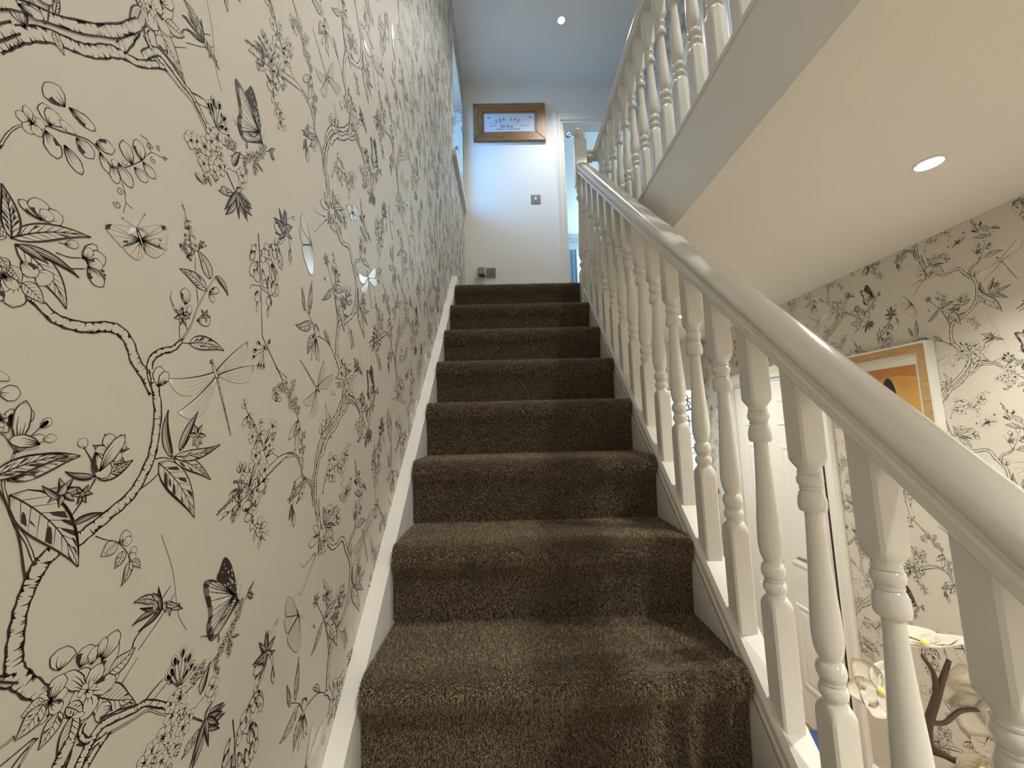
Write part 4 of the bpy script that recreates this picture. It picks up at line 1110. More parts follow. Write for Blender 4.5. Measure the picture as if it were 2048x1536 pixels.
def newel(name, parent, x, y, z0, z1, hw, cap=True):
    """square base, turned middle, square head and ball cap"""
    H = z1 - z0; a, b = z0 + H * .30, z1 - .30
    s = (b - a)
    pr = [(z0, hw, 1), (a - .02, hw, 1), (a - .008, hw, .7), (a, hw * .86, .1), (a + .012, hw * .70, 0), (a + .02, hw * .80, 0), (a + .035, hw * .97, 0), (a + .05, hw * .80, 0), (a + .06, hw * .68, 0), (a + .075, hw * .85, 0), (a + .09, hw * .98, 0), (a + s * .35, hw * .90, 0), (a + s * .6, hw * .74, 0), (b - .11, hw * .64, 0), (b - .10, hw * .80, 0), (b - .085, hw * .95, 0), (b - .07, hw * .80, 0), (b - .055, hw * .68, 0), (b - .04, hw * .88, 0), (b - .025, hw * .80, 0), (b - .012, hw * .88, .2), (b, hw, .9), (b + .01, hw, 1), (z1 - .012, hw, 1), (z1 - .002, hw * .90, .9), (z1, hw * .7, .3)]
    me = turned(name, pr); o = link(name, me, None, parent); o.location = Vector((x, y, 0)) - parent.location
    if cap:
        bm = bmesh.new(); bmesh.ops.create_uvsphere(bm, u_segments=24, v_segments=16, radius=.038)
        bmesh.ops.translate(bm, verts=bm.verts, vec=(0, 0, .047)); c = obj('ball_cap', bm, M['gloss'], o, True); c.location = (0, 0, z1)
        bm = bmesh.new(); lathe(bm, [(.027, -.004), (.030, .002), (.027, .006), (.018, .009), (.018, .014)], 20); d = obj('cap_collar', bm, M['gloss'], o, True, 60); d.location = (0, 0, z1)
    return o
bal = tag(empty('stair_balustrade', (XB, -.2, pitch(-.2) - .03)), 'white gloss balustrade with turned spindles and sloping handrail along the stairs', 'balustrade')
BO = bal.location
def slope_part(name, prof, h, y0, y1, m_, parent):
    """profile (x, perpendicular) swept along the pitch; h: vertical offset of the profile's zero"""
    o0 = Vector((XB, y0, pitch(y0) + h)) - parent.location; L = (y1 - y0) / CO
    bm = bmesh.new(); prism(bm, prof, (o0, (1, 0, 0), (0, -SI, CO), (0, CO, SI)), 0, L)
    return obj(name, bm, m_, parent, True, 32)
slope_part('base_rail', BRP, -.004, -.2, 2.245, M['gloss'], bal)
slope_part('handrail', HRP, .735, -.2, 2.245, M['gloss'], bal)
for k in range(-6, 15):
    yc = .655 + .1175 * k
    if yc > 2.22: break
    o = link('baluster', ME_BAL, None, bal); o.location = Vector((XB, yc, pitch(yc) - .004)) - BO
newel('newel_post', bal, XB, 2.275, ZL - .30, 1.822, .0385)
newel('newel_post', bal, XB, -.235, ZF + .001, pitch(-.2) + .98, .042)
# landing balustrade
XLB = 0.62
lb = tag(empty('landing_balustrade', (XLB, 2.28, .945)), 'white gloss balustrade level along the landing edge above the hall', 'balustrade')
def level_part(name, prof, z, y0, y1, parent, x=XLB):
    bm = bmesh.new(); prism(bm, prof, (Vector((x, 0, z)) - parent.location, (1, 0, 0), (0, 0, 1), (0, 1, 0)), y0, y1)
    return obj(name, bm, M['gloss'], parent, True, 32)
level_part('base_rail', [(-.036, -.02), (-.038, -.016), (-.038, -.006), (-.034, 0), (.034, 0), (.038, -.006), (.038, -.02)], .966, YB, 2.30, lb)
level_part('handrail', HRP, 1.70, YB, 2.30, lb)
bm = bmesh.new(); prism(bm, [(x, b) for x, b in HRP], (Vector((0, 2.285, 1.70)) - lb.location, (0, 1, 0), (0, 0, 1), (1, 0, 0)), .545, XLB - .0318); obj('return_rail', bm, M['gloss'], lb, True, 32)
for k in range(-12, 9):
    yc = 1.30 + .112 * k
    if yc < .3: continue
    o = link('baluster', ME_BAL, None, lb); o.location = Vector((XLB, yc, .966)) - lb.location
# fascia of the landing edge
bm = bmesh.new(); prism(bm, [(-.022, .6735), (0, .6735), (.0, .946), (-.022, .946)], ((XFA + .022, 0, 0), (1, 0, 0), (0, 0, 1), (0, 1, 0)), YB, 2.31)
tag(struct(obj('trim_2', bm, M['satin'])), 'deep white fascia board along the landing edge')

# ------------------------------------------------------------------ landing window
win = empty('window_1', (XL - .2, 2.935, WIN[2])); struct(win); tag(win, 'landing window set in a papered reveal')
WF = (XL - .27, XL - .21)
boxo('window_frame', *WF, WIN[0], WIN[0] + .06, WIN[2], WIN[3], M['satin'], win, .004); boxo('window_frame', *WF, WIN[1] - .06, WIN[1], WIN[2], WIN[3], M['satin'], win, .004)
boxo('window_frame', *WF, WIN[0] + .06, WIN[1] - .06, WIN[3] - .06, WIN[3], M['satin'], win, .004); boxo('window_frame', *WF, WIN[0] + .06, WIN[1] - .06, WIN[2], WIN[2] + .06, M['satin'], win, .004)
boxo('pane', XL - .245, XL - .24, WIN[0] + .055, WIN[1] - .055, WIN[2] + .055, WIN[3] - .055, M['glass'], win)
sill = boxo('trim_3', XL - .22, XL + .030, WIN[0] - .06, YFAR - .012, WIN[2] - .045, WIN[2] - .001, M['satin'], None, .005); struct(sill); tag(sill, 'white window board under the landing window')

# ------------------------------------------------------------------ bedroom doorway architrave and contents
def arch_prof(w): return [(0, 0), (w, 0), (w, .010), (w - .012, .018), (w - .030, .016), (w - .036, .012), (.014, .010), (.006, .014), (0, .010)]
def architrave(name, plane, c, sgn, a0, a1, z0, z1, w, label):
    """three moulded boards round an opening a0..a1 up to z1; plane 'X' or 'Y' at c, facing sgn"""
    p = arch_prof(w)
    root = struct(empty(name, ((c if plane == 'X' else (a0 + a1) / 2), (c if plane == 'Y' else (a0 + a1) / 2), z0))); tag(root, label)
    A = Vector((0, 1, 0)) if plane == 'X' else Vector((1, 0, 0)); Nn = Vector((sgn, 0, 0)) if plane == 'X' else Vector((0, sgn, 0)); Zv = Vector((0, 0, 1))
    C0 = Nn * 0 + (Vector((c, 0, 0)) if plane == 'X' else Vector((0, c, 0))) - root.location
    for s, a in ((-1, a0), (1, a1)):
        bm = bmesh.new(); prism(bm, p, (C0 + A * a, A * s, Nn, Zv), z0, z1 + w); obj('architrave_board', bm, M['satin'], root)
    bm = bmesh.new(); prism(bm, p, (C0 + Zv * z1, Zv, Nn, A), a0, a1); obj('architrave_board', bm, M['satin'], root)
    return root
architrave('trim_4', 'Y', YFAR, -1, DOOR[0], DOOR[1] - .03, ZL, DOOR[3], .07, 'white moulded architrave round the bedroom doorway')
lin = struct(empty('door_1', (.94, YFAR + .06, ZL))); tag(lin, 'open bedroom doorway lining')
boxo('door_lining', DOOR[0], DOOR[0] + .022, YFAR, YFAR + .12, ZL, DOOR[3], M['satin'], lin); boxo('door_lining', DOOR[0] + .022, DOOR[1], YFAR, YFAR + .12, DOOR[3] - .022, DOOR[3], M['satin'], lin)
boxo('door_stop', DOOR[0] + .022, DOOR[0] + .034, YFAR + .04, YFAR + .075, ZL, DOOR[3] - .022, M['satin'], lin)
def curtain(x0, x1, y, z0, z1, label):
    bm = bmesh.new(); n = 60; A = []; B_ = []
    for i in range(n + 1):
        x = x0 + (x1 - x0) * i / n; w = .035 * math.sin(i * 2 * math.pi / (n / 6.0)) + .01 * math.sin(i * 1.3)
        A.append((bm.verts.new((x, y + w, z0)), bm.verts.new((x, y + w + .012, z0)))); B_.append((bm.verts.new((x, y + w * .55, z1)), bm.verts.new((x, y + w * .55 + .012, z1))))
    for i in range(n):
        bm.faces.new((A[i][0], A[i + 1][0], B_[i + 1][0], B_[i][0])); bm.faces.new((A[i][1], B_[i][1], B_[i + 1][1], A[i + 1][1]))
        bm.faces.new((A[i][0], A[i][1], A[i + 1][1], A[i + 1][0])); bm.faces.new((B_[i][0], B_[i + 1][0], B_[i + 1][1], B_[i][1]))
    bm.faces.new((A[0][0], B_[0][0], B_[0][1], A[0][1])); bm.faces.new((A[n][0], A[n][1], B_[n][1], B_[n][0]))
    return tag(obj('curtain', bm, M['curtain'], None, True, 60), label, 'curtain', 'bedroom window curtains')
curtain(.86, 1.24, BY - .14, ZL + .02, 2.965, 'pale blue pleated curtain left of the bedroom window')
curtain(2.72, 2.95, BY - .14, ZL + .02, 2.965, 'pale blue pleated curtain at the far end of the bedroom window')
bw = struct(empty('window_2', (2, BY + .08, BWIN[2]))); tag(bw, 'bright bedroom window')
for a, b, c, d in ((BWIN[0], BWIN[0] + .06, BWIN[2], BWIN[3]), (BWIN[1] - .06, BWIN[1], BWIN[2], BWIN[3]), (BWIN[0] + .06, BWIN[1] - .06, BWIN[2], BWIN[2] + .06), (BWIN[0] + .06, BWIN[1] - .06, BWIN[3] - .06, BWIN[3]), (1.96, 2.02, BWIN[2] + .06, BWIN[3] - .06)):
    boxo('window_frame', a, b, BY + .06, BY + .12, c, d, M['satin'], bw, .004)
boxo('pane', BWIN[0] + .05, 1.965, BY + .088, BY + .092, BWIN[2] + .05, BWIN[3] - .05, M['glass'], bw); boxo('pane', 2.015, BWIN[1] - .05, BY + .088, BY + .092, BWIN[2] + .05, BWIN[3] - .05, M['glass'], bw)

# ------------------------------------------------------------------ downlights
def downlight(x, y, z, label, power, color, lit=True, r=.034, lens_r=.024, spot=math.radians(125), blend=.9):
    o = tag(empty('ceiling_downlight', (x, y, z)), label, 'downlight', 'recessed ceiling downlights')
    bm = bmesh.new(); lathe(bm, [(lens_r + .001, .03), (lens_r + .001, -.001), (r - .006, -.005), (r - .001, -.003), (r, .001), (r, .03)], 28)
    obj('bezel', bm, M['whitepl'] if lit else M['chrome'], o, True, 40)
    bm = bmesh.new(); lathe(bm, [(lens_r, .012), (lens_r, .0005), (lens_r * .7, -.0015), (.001, -.002)], 24); obj('lens', bm, M['lens'] if lit else M['lensoff'], o, True, 40)
    if lit:
        d = bpy.data.lights.new('lamp', 'SPOT'); d.energy = power; d.color = color; d.spot_size = spot; d.spot_blend = blend; d.shadow_soft_size = .024
        l_ = bpy.data.objects.new('lamp', d); l_.parent = o; l_.location = (0, 0, -.006); COL.objects.link(l_)
    return o
WARM = (1.0, .965, .85)
downlight(1.135, .935, ZHC, 'lit round downlight in the hall ceiling near the wall picture', 72, WARM)
downlight(1.107, 2.336, ZHC, 'lit round downlight far down the hall ceiling behind the spindles', 55, WARM)
downlight(1.12, -.5, ZHC, 'added unseen fill downlight in the hall ceiling behind the bottom of the stairs', 215, WARM)  # added out of view to brighten the lower wall and treads
downlight(.51, 2.73, ZC, 'lit round downlight in the upper landing ceiling', 78, (1.0, .97, .92))
downlight(.95, .55, ZC, 'added unseen fill downlight above the landing near the cupboard', 112, (1.0, .98, .91), spot=math.radians(112), blend=.85)  # unseen lamp, added to fill the left wall past the landing edge
downlight(.95, -.75, ZC, 'added unseen fill downlight above the landing over the foot of the stairs', 165, (1.0, .98, .91), spot=math.radians(125), blend=.9)  # another added lamp out of view, filling the stairwell
downlight(.772, 3.95, ZC, 'unlit chrome downlight in the bedroom ceiling', 0, WARM, False, .05, .03)

# ------------------------------------------------------------------ framed certificate, switch, sockets
pf = tag(empty('picture_frame', (.085, YFAR, 2.64)), 'wide honey oak frame holding a small certificate', 'picture')
PX0, PX1, PZ0, PZ1, PB = -.252, .420, 2.643, 3.024, .088
def frame_rail(name, parent, quad, y0, y1, m_, ch=.004):
    bm = bmesh.new(); o_ = parent.location
    q = [(x - o_.x, z - o_.z) for x, z in quad]
    prism(bm, q, ((0, -o_.y, 0), (1, 0, 0), (0, 0, 1), (0, 1, 0)), y0, y1)
    bmesh.ops.recalc_face_normals(bm, faces=bm.faces); bmesh.ops.bevel(bm, geom=list(bm.edges), offset=ch, segments=2, affect='EDGES')
    return obj(name, bm, m_, parent)
for quad, mm in (([(PX0, PZ0), (PX1, PZ0), (PX1 - PB, PZ0 + PB), (PX0 + PB, PZ0 + PB)], 'oak'), ([(PX0, PZ1), (PX0 + PB, PZ1 - PB), (PX1 - PB, PZ1 - PB), (PX1, PZ1)], 'oak'), ([(PX0, PZ0), (PX0 + PB, PZ0 + PB), (PX0 + PB, PZ1 - PB), (PX0, PZ1)], 'oakh'), ([(PX1, PZ0), (PX1, PZ1), (PX1 - PB, PZ1 - PB), (PX1 - PB, PZ0 + PB)], 'oakh')):
    frame_rail('frame_rail', pf, quad, YFAR - .028, YFAR - .002, M[mm])
boxo('mount', PX0 + PB - .01, PX1 - PB + .01, YFAR - .012, YFAR - .004, PZ0 + PB - .01, PZ1 - PB + .01, M['backing'], pf)
SX0, SX1, SZ0, SZ1 = PX0 + PB + .012, PX1 - PB - .016, PZ0 + PB + .012, PZ1 - PB - .014
sheet = boxo('certificate', SX0, SX1, YFAR - .0145, YFAR - .0125, SZ0, SZ1, M['sheet'], pf)
def letter(ch, x, z, size, rot, m_, parent):
    cu = bpy.data.curves.new('lettering', 'FONT'); cu.body = ch; cu.size = size; cu.align_x = 'CENTER'; cu.align_y = 'CENTER'; cu.extrude = .0002; cu.offset = .0008
    t = bpy.data.objects.new('lettering', cu); COL.objects.link(t); bpy.context.view_layer.update()
    me = bpy.data.meshes.new_from_object(t.evaluated_get(bpy.context.evaluated_depsgraph_get())); bpy.data.objects.remove(t)
    me.transform(Matrix.Translation((x - pf.location.x, YFAR - .0149 - pf.location.y, z - pf.location.z)) @ Matrix.Rotation(rot, 4, 'Y') @ Matrix.Rotation(math.pi / 2, 4, 'X'))
    o = link('lettering', me, m_, parent); return o
sc_ = (SX0 + SX1) / 2 - .015
for ch, a in zip('LES LYS', (-3, -2, -1, 0, 1, 2, 3)):
    if ch != ' ': letter(ch, sc_ + a * .034, SZ1 - .052 - .0022 * a * a, .038, a * .13, M['print'], sheet)
def marks(lst, m_):
    bm = bmesh.new()
    for x0, x1, z0, z1 in lst: box(bm, x0 - pf.location.x, x1 - pf.location.x, YFAR - .0149 - pf.location.y, YFAR - .0144 - pf.location.y, z0 - pf.location.z, z1 - pf.location.z)
    o = obj('fine_print', bm, m_, sheet); o['kind'] = 'stuff'; return o
zb = SZ0 + .022
marks([(sc_ - .105, sc_ - .035, zb, zb + .005), (sc_ - .028, sc_ - .010, zb, zb + .004), (sc_ + .002, sc_ + .115, zb, zb + .005)], M['print'])
marks([(SX0 + .05, SX0 + .11, zb + .034, zb + .042), (SX1 - .125, SX1 - .045, zb + .034, zb + .042), (sc_ - .07, sc_ - .02, zb + .018, zb + .045), (sc_ - .01, sc_ + .012, zb + .014, zb + .048), (sc_ + .018, sc_ + .05, zb + .018, zb + .04), (SX0 + .03, SX0 + .10, zb + .062, zb + .065), (sc_ - .09, sc_ - .05, zb + .060, zb + .064), (sc_ + .07, sc_ + .1, zb + .060, zb + .064)], M['printf'])
for hx in (SX0 + .045, SX1 - .035):
    bm = bmesh.new(); pts = []
    for i in range(28):
        t = i * 2 * math.pi / 28; pts.append((.0011 * 16 * math.sin(t) ** 3, .0011 * (13 * math.cos(t) - 5 * math.cos(2 * t) - 2 * math.cos(3 * t) - math.cos(4 * t))))
    prism(bm, pts, (Vector((hx, YFAR - .0149, SZ1 - .036)) - pf.location, (1, 0, 0), (0, 0, 1), (0, 1, 0)), 0, .0005); obj('heart_mark', bm, M['printf'], sheet)
bm = bmesh.new(); lathe(bm, [(.006, 0), (.005, .0008), (.001, .001)], 10); bmesh.ops.rotate(bm, verts=bm.verts, matrix=Matrix.Rotation(math.pi / 2, 3, 'X')); bmesh.ops.translate(bm, verts=bm.verts, vec=Vector((.295, YFAR - .0282, PZ0 + .04)) - pf.location); obj('wood_knot', bm, M['print'], pf)

sw = tag(empty('light_switch', (.305, YFAR, 2.075)), 'brushed steel light switch on the landing wall', 'switch')
boxo('plate', .263, .349, YFAR - .007, YFAR, 2.032, 2.118, M['metal'], sw, .003)
boxo('rocker', .297, .315, YFAR - .012, YFAR - .006, 2.062, 2.096, M['whitepl'], sw, .002)
so = tag(empty('wall_socket', (-.118, YFAR, 1.40)), 'brushed steel wall socket above the top step', 'socket')
boxo('plate', -.160, -.074, YFAR - .008, YFAR, 1.340, 1.428, M['metal'], so, .003)
for dx, dz, w, h in ((-.114, 1.387, .008, .016), (-.128, 1.366, .012, .008), (-.101, 1.366, .012, .008)): boxo('pin_slot', dx - w / 2, dx + w / 2, YFAR - .0086, YFAR - .0075, dz - h / 2, dz + h / 2, M['dark'], so)
boxo('rocker', -.152, -.142, YFAR - .0105, YFAR - .007, 1.396, 1.414, M['greypl'], so, .001)
ad = tag(empty('plug_adaptor', (-.2, YFAR, 1.38)), 'grey plug-in adaptor sticking out beside the wall socket', 'adaptor')
boxo('body', -.232, -.165, YFAR - .052, YFAR - .001, 1.352, 1.420, M['greypl'], ad, .008); boxo('face_edge', -.170, -.160, YFAR - .050, YFAR - .010, 1.346, 1.414, M['whitepl'], ad, .003); boxo('lower_slot', -.222, -.176, YFAR - .050, YFAR - .012, 1.342, 1.3515, M['dark'], ad)

# ------------------------------------------------------------------ hall: doors, poster, window
def panel_door(name, plane_x, y0, y1, z0, z1, m_, label, handle_side, sgn=-1):
    root = struct(empty(name, (plane_x, (y0 + y1) / 2, z0))); tag(root, label)
    xa, xb = plane_x + .008, plane_x + .048
    boxo('door_leaf', xa, xb, y0 + .006, y1 - .004, z0 + .006, z1 - .006, m_, root, .002)
    w = y1 - y0; H = z1 - z0; cols = ((y0 + .10, y0 + w / 2 - .045), (y0 + w / 2 + .045, y1 - .10)); rows = ((.11, .34), (.45, .80), (.86, .945))
    for a, b in cols:
        for r0, r1 in rows:
            za, zb_ = z0 + H * r0, z0 + H * r1
            bm = bmesh.new(); fr = [(a, za), (b, za), (b, zb_), (a, zb_)]
            def rect(i, x): return [bm.verts.new(Vector((x, (a + i, b - i)[k in (1, 2)], (za + i, zb_ - i)[k in (2, 3)])) - root.location) for k in range(4)]
            R0 = rect(0, xa + .001); R1 = rect(.006, xa - .005); R2 = rect(.016, xa - .005); R3 = rect(.030, xa + .0005 - .002); R4 = rect(.05, xa - .004)
            for P_, Q_ in ((R0, R1), (R1, R2), (R2, R3), (R3, R4)):
                for k in range(4): bm.faces.new((P_[k], P_[(k + 1) % 4], Q_[(k + 1) % 4], Q_[k]))
            bm.faces.new(R4); bm.faces.new(R0[::-1]); obj('panel', bm, m_, root)
    hy = y0 + .07 if handle_side < 0 else y1 - .07; hz = z0 + .935
    bm = bmesh.new(); tube(bm, [Vector((xa, hy, hz)) - root.location, Vector((xa - .05, hy, hz)) - root.location, Vector((xa - .058, hy - handle_side * .02, hz)) - root.location, Vector((xa - .058, hy - handle_side * .11, hz - .004)) - root.location], [.011, .010, .009, .007], 10); obj('lever_handle', bm, M['metal'], root, True, 50)
    boxo('handle_plate', xa - .006, xa, hy - .02, hy + .02, hz - .025, hz + .025, M['metal'], root, .004)
    return root
d1 = panel_door('door_2', XR, HDOOR[0] + .018, HDOOR[1] - .02, ZF + .013, HDOOR[3] - .02, M['satin'], 'white panelled hall door with a lever handle', -1)
boxo('gap_shade_strip', XR - .006, XR + .05, HDOOR[0], HDOOR[0] + .018, ZF + .013, HDOOR[3] - .02, M['gapshade'], d1)  # black strip put in for the shade between door leaf and frame
boxo('door_lining', XR, XR + .11, HDOOR[0], HDOOR[1], HDOOR[3] - .018, HDOOR[3], M['satin'], d1); boxo('door_lining', XR, XR + .11, HDOOR[1] - .018, HDOOR[1], ZF + .013, HDOOR[3] - .018, M['satin'], d1)
architrave('trim_5', 'X', XR, -1, HDOOR[0], HDOOR[1], ZF + .013, HDOOR[3], .068, 'white moulded architrave round the panelled hall door')
d2 = panel_door('door_3', XR, HDOOR2[0] + .012, HDOOR2[1] - .012, ZF + .013, HDOOR2[3] - .012, M['satin'], 'second white panelled hall door beyond the wall picture', 1)
architrave('trim_6', 'X', XR, -1, HDOOR2[0], HDOOR2[1], ZF + .013, HDOOR2[3], .068, 'white moulded architrave beside the wall picture')
for i, (a, b) in enumerate(((YB, HDOOR2[0] - .07), (HDOOR2[1] + .07, HDOOR[0] - .07), (HDOOR[1] + .07, YH))):
    bm = bmesh.new(); prism(bm, [(0, 0), (-.018, 0), (-.018, .11), (-.012, .125), (-.006, .135), (0, .135)], ((XR, 0, ZF + .013), (1, 0, 0), (0, 0, 1), (0, 1, 0)), a, b)
    tag(struct(obj('baseboard_right', bm, M['satin'])), 'white skirting board along the hall wall')
# upper landing cupboard doors
ud = struct(empty('door_4', (XU, 1.7, ZL))); tag(ud, 'white landing cupboard doors standing slightly apart')
boxo('door_leaf', XU + .02, XU + .055, 1.93, 2.095, ZL + .01, 2.84, M['satin'], ud, .003); boxo('door_leaf', XU + .02, XU + .055, 1.31, 1.885, ZL + .01, 2.84, M['satin'], ud, .003)
boxo('door_lining', XU, XU + .12, 2.095, 2.11, ZL, 2.86, M['satin'], ud)
architrave('trim_7', 'X', XU, -1, UDOOR[0], UDOOR[1], ZL, UDOOR[3], .07, 'white architrave round the landing cupboard')
# poster
PY0, PY1, QZ0, QZ1 = 1.392, 1.736, -.158, .288
po = tag(empty('picture_frame', (XR, (PY0 + PY1) / 2, QZ0)), 'pale oak frame with an orange abstract poster on the papered hall wall', 'picture')
def rail_x(name, quad, x0, x1, m_):
    bm = bmesh.new(); prism(bm, [(y - po.location.y, z - po.location.z) for y, z in quad], ((-po.location.x, 0, 0), (0, 1, 0), (0, 0, 1), (1, 0, 0)), x0, x1)
    return obj(name, bm, m_, po)
def frame4(name, b, x0, x1, m_, i=0.0):
    a0, a1, c0, c1 = PY0 + i, PY1 - i, QZ0 + i, QZ1 - i
    for q in ([(a0, c0), (a1, c0), (a1 - b, c0 + b), (a0 + b, c0 + b)], [(a0, c1), (a0 + b, c1 - b), (a1 - b, c1 - b), (a1, c1)], [(a0, c0), (a0 + b, c0 + b), (a0 + b, c1 - b), (a0, c1)], [(a1, c0), (a1, c1), (a1 - b, c1 - b), (a1 - b, c0 + b)]): rail_x(name, q, x0, x1, m_)
frame4('frame_side', .008, XR - .034, XR - .002, M['matboard']); frame4('frame_rail', .030, XR - .033, XR - .006, M['blond'], .008)  # frame sides coloured pale to carry the light falling on them
MI = .036
boxo('mount', XR - .018, XR - .012, PY0 + MI, PY1 - MI, QZ0 + MI, QZ1 - MI, M['matboard'], po)
A0, A1, C0, C1 = 1.452, 1.651, -.075, .206
pr = boxo('poster', XR - .0195, XR - .0182, A0, A1, C0, C1, M['gold'], po)
def flat(name, pts, x0, x1, m_):
    bm = bmesh.new(); prism(bm, [(y - po.location.y, z - po.location.z) for y, z in pts], ((-po.location.x, 0, 0), (0, 1, 0), (0, 0, 1), (1, 0, 0)), x0, x1); return obj(name, bm, m_, pr)
flat('poster_band', [(A0, C1), (A1, C1), (A1, C1 - .085), (A1 - .04, C1 - .045), (A0 + .06, C1 - .035), (A0, C1 - .05)], XR - .0199, XR - .0196, M['rust'])
flat('poster_band', [(A0, C0), (A1, C0), (A1, C0 + .05), (A0, C0 + .05)], XR - .0199, XR - .0196, M['maroon'])
flat('poster_shape', [(1.567 + .030 * math.cos(t) + (.03 * max(0, -math.sin(t))), .070 + .095 * math.sin(t)) for t in np.linspace(0, 2 * math.pi, 28, endpoint=False)], XR - .0202, XR - .0199, M['charcoal'])
# small white box low on the papered wall
wb = tag(empty('wall_shelf', (XR, 1.30, -.26)), 'thin cream shelf with a dark bracket on the papered wall below the poster', 'shelf')
boxo('bracket', XR - .022, XR, 1.258, 1.282, -.262, -.193, M['olive'], wb, .002); boxo('shelf_board', XR - .03, XR, 1.255, 1.37, -.193, -.186, M['matboard'], wb, .001)
# leaded window at the end of the hall
hw = struct(empty('window_3', (1.42, YH, HWIN[2]))); tag(hw, 'bright frosted hall window with scrolled leading')
for a, b, c, d in ((HWIN[0], HWIN[0] + .012, HWIN[2], HWIN[3]), (HWIN[1] - .012, HWIN[1], HWIN[2], HWIN[3]), (HWIN[0] + .012, HWIN[1] - .012, HWIN[3] - .012, HWIN[3]), (HWIN[0] + .012, HWIN[1] - .012, HWIN[2], HWIN[2] + .012)): boxo('window_frame', a, b, YH + .01, YH + .06, c, d, M['satin'], hw, .002)
boxo('pane', HWIN[0] + .01, HWIN[1] - .01, YH + .03, YH + .036, HWIN[2] + .01, HWIN[3] - .01, M['frost'], hw)
def scroll(pts, r=.0045):
    bm = bmesh.new(); tube(bm, [Vector((x, YH + .026, z)) - hw.location for x, z in pts], r, 6); obj('lead_scroll', bm, M['iron'], hw, True)
def arc(cx, cz, r, a0, a1, n=14): return [(cx + r * math.cos(a0 + (a1 - a0) * i / n), cz + r * math.sin(a0 + (a1 - a0) * i / n)) for i in range(n + 1)]
for cx, cz, r in ((1.455, .215, .022), (1.455, .172, .020), (1.462, .128, .024), (1.495, .19, .018), (1.497, .14, .020)): scroll(arc(cx, cz, r, 0, 2 * math.pi))
for cx, cz, r, a in ((1.48, .085, .03, 0), (1.485, .045, .025, 2)): scroll(arc(cx, cz, r, a, a + 4.3))
scroll([(1.475, .06), (1.475, -.05)]); scroll([(1.498, .05), (1.5, -.06)]); scroll([(1.485, -.08), (1.51, -.08), (1.51, -.17), (1.49, -.17)]); scroll(arc(1.495, -.215, .024, .5, 6)); scroll([(1.46, .02), (1.51, .02)]); scroll([(1.49, -.12), (1.515, -.12)])

# ------------------------------------------------------------------ orchid on a hall table
tb = tag(empty('console_table', (1.41, .95, ZF + .013)), 'narrow white console table against the hall wall', 'table')
TZ = -1.03
boxo('table_top', 1.24, 1.585, .52, 1.16, TZ - .03, TZ, M['satin'], tb, .004)
for x in (1.26, 1.535):
    for y in (.54, 1.10): boxo('leg', x, x + .03, y, y + .03, ZF + .013, TZ - .03, M['satin'], tb)
orc = tag(empty('orchid', (1.33, .97, TZ)), 'white orchid on brown stems behind the balusters', 'plant')
OO = orc.location
bm = bmesh.new(); lathe(bm, [(.045, .0), (.05, .003), (.062, .10), (.066, .11), (.058, .11), (.05, .09)], 24); obj('pot', bm, M['pot'], orc, True, 40)
def stem(pts, rad): 
    bm = bmesh.new(); c = smooth([tuple(p) for p in pts], 6); rr = np.interp(np.linspace(0, 1, len(c)), np.linspace(0, 1, len(rad)), rad)
    tube(bm, [Vector(p) - OO for p in c], [float(r) for r in rr], 8); return obj('stem', bm, M['stem'], orc, True)
stem([(1.33, .97, TZ + .09), (1.15, .99, -.86), (1.02, 1.0, -.80), (.985, 1.0, -.755), (1.02, 1.0, -.675), (1.065, 1.0, -.59)], [.004, .005, .007, .010, .009, .005])
stem([(1.02, 1.0, -.672), (1.022, 1.0, -.62), (1.0, 1.0, -.58)], [.006, .005, .003])
stem([(.99, 1.0, -.725), (1.03, 1.0, -.73), (1.075, 1.0, -.705), (1.13, 1.0, -.705)], [.006, .005, .005, .004])
stem([(1.2, .98, -.84), (1.0, 1.01, -.80), (.93, 1.02, -.745), (.87, 1.02, -.69), (.835, 1.02, -.665)], [.004, .005, .005, .004, .003])
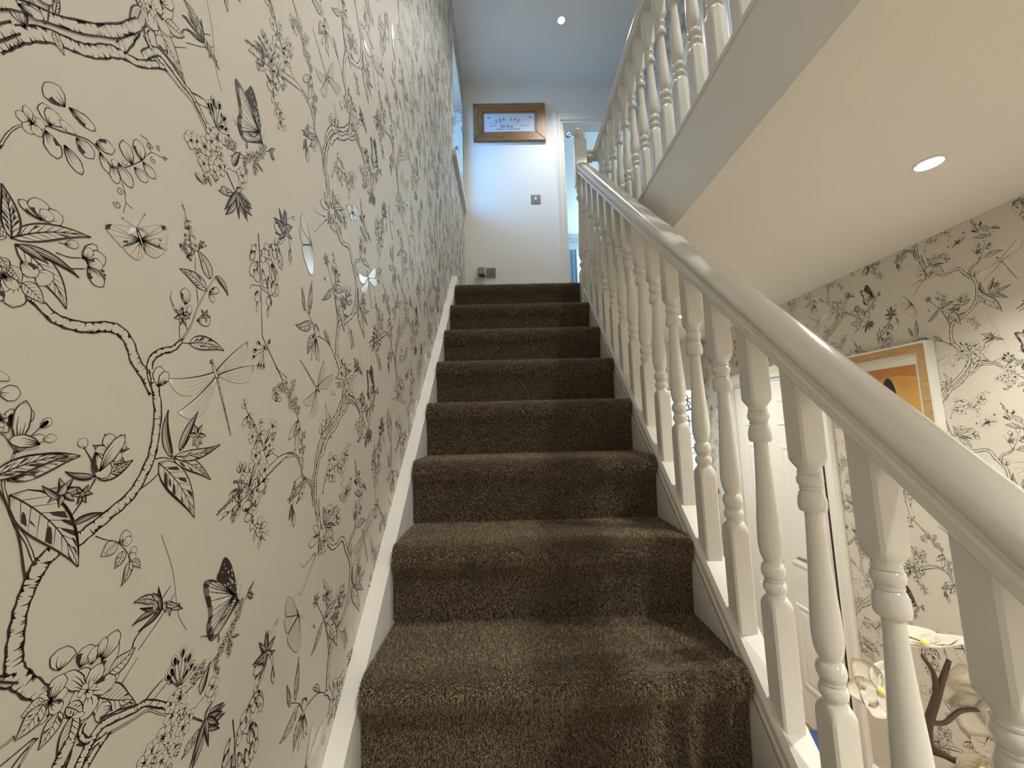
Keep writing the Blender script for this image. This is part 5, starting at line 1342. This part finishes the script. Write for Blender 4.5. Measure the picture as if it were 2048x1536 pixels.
def bloom(c, nrm, r, seed, heart=True):
    Rn = random.Random(seed); c = Vector(c); n = Vector(nrm).normalized(); a = n.cross(Vector((0, 0, 1))).normalized(); b = a.cross(n)
    root = None
    for k in range(6):
        ang = k * math.pi / 3 + Rn.uniform(-.2, .2); d = a * math.cos(ang) + b * math.sin(ang); s = d.cross(n); L = r * Rn.uniform(.8, 1.1); w = L * (.50 if k % 2 else .38); bm = bmesh.new(); G = []; cup = Rn.uniform(.12, .42)
        for i in range(8):
            t = i / 7; hw_ = w * math.sin(math.pi * min(1, t ** .8 * .97 + .02)) ** .75
            row = []
            for j in range(5):
                u_ = (j - 2) / 2; P_ = c + d * (L * t) + s * (hw_ * u_) + n * (cup * L * (t * t - .25 * t) + .10 * L * u_ * u_ * math.sin(3 * t) + .015 * r * math.sin(9 * t + u_ * 3 + k)) 
                row.append(bm.verts.new(P_ - OO))
            G.append(row)
        for i in range(7):
            for j in range(4): bm.faces.new((G[i][j], G[i + 1][j], G[i + 1][j + 1], G[i][j + 1]))
        th = bmesh.ops.solidify(bm, geom=list(bm.faces), thickness=.0012)
        p_ = obj('petal', bm, M['petal'], orc, True)
    bm = bmesh.new(); bmesh.ops.create_uvsphere(bm, u_segments=12, v_segments=8, radius=r * .10); bmesh.ops.scale(bm, vec=(1, 1, 1.3), verts=bm.verts); bmesh.ops.translate(bm, verts=bm.verts, vec=c + n * r * .03 - OO); obj('flower_heart', bm, M['petaly'], orc, True)
bloom((.885, 1.0, -.655), (-.25, -.75, .55), .075, 1)
bloom((1.01, 1.0, -.553), (-.05, .20, .95), .085, 2)
bloom((1.125, .98, -.665), (-.55, -.7, -.35), .105, 3)
bloom((1.06, .96, -.80), (-.3, -.8, -.3), .085, 4)
# blue bag by the hall door
bg = tag(empty('storage_box', (1.5, 1.98, ZF + .013)), 'blue canvas storage box on the hall floor by the panelled door', 'box')
boxo('body', 1.38, 1.55, 1.98, 2.13, ZF + .013, ZF + .10, M['blue'], bg, .012); boxo('rim', 1.375, 1.555, 1.975, 2.135, ZF + .10, ZF + .112, M['blue'], bg, .004)
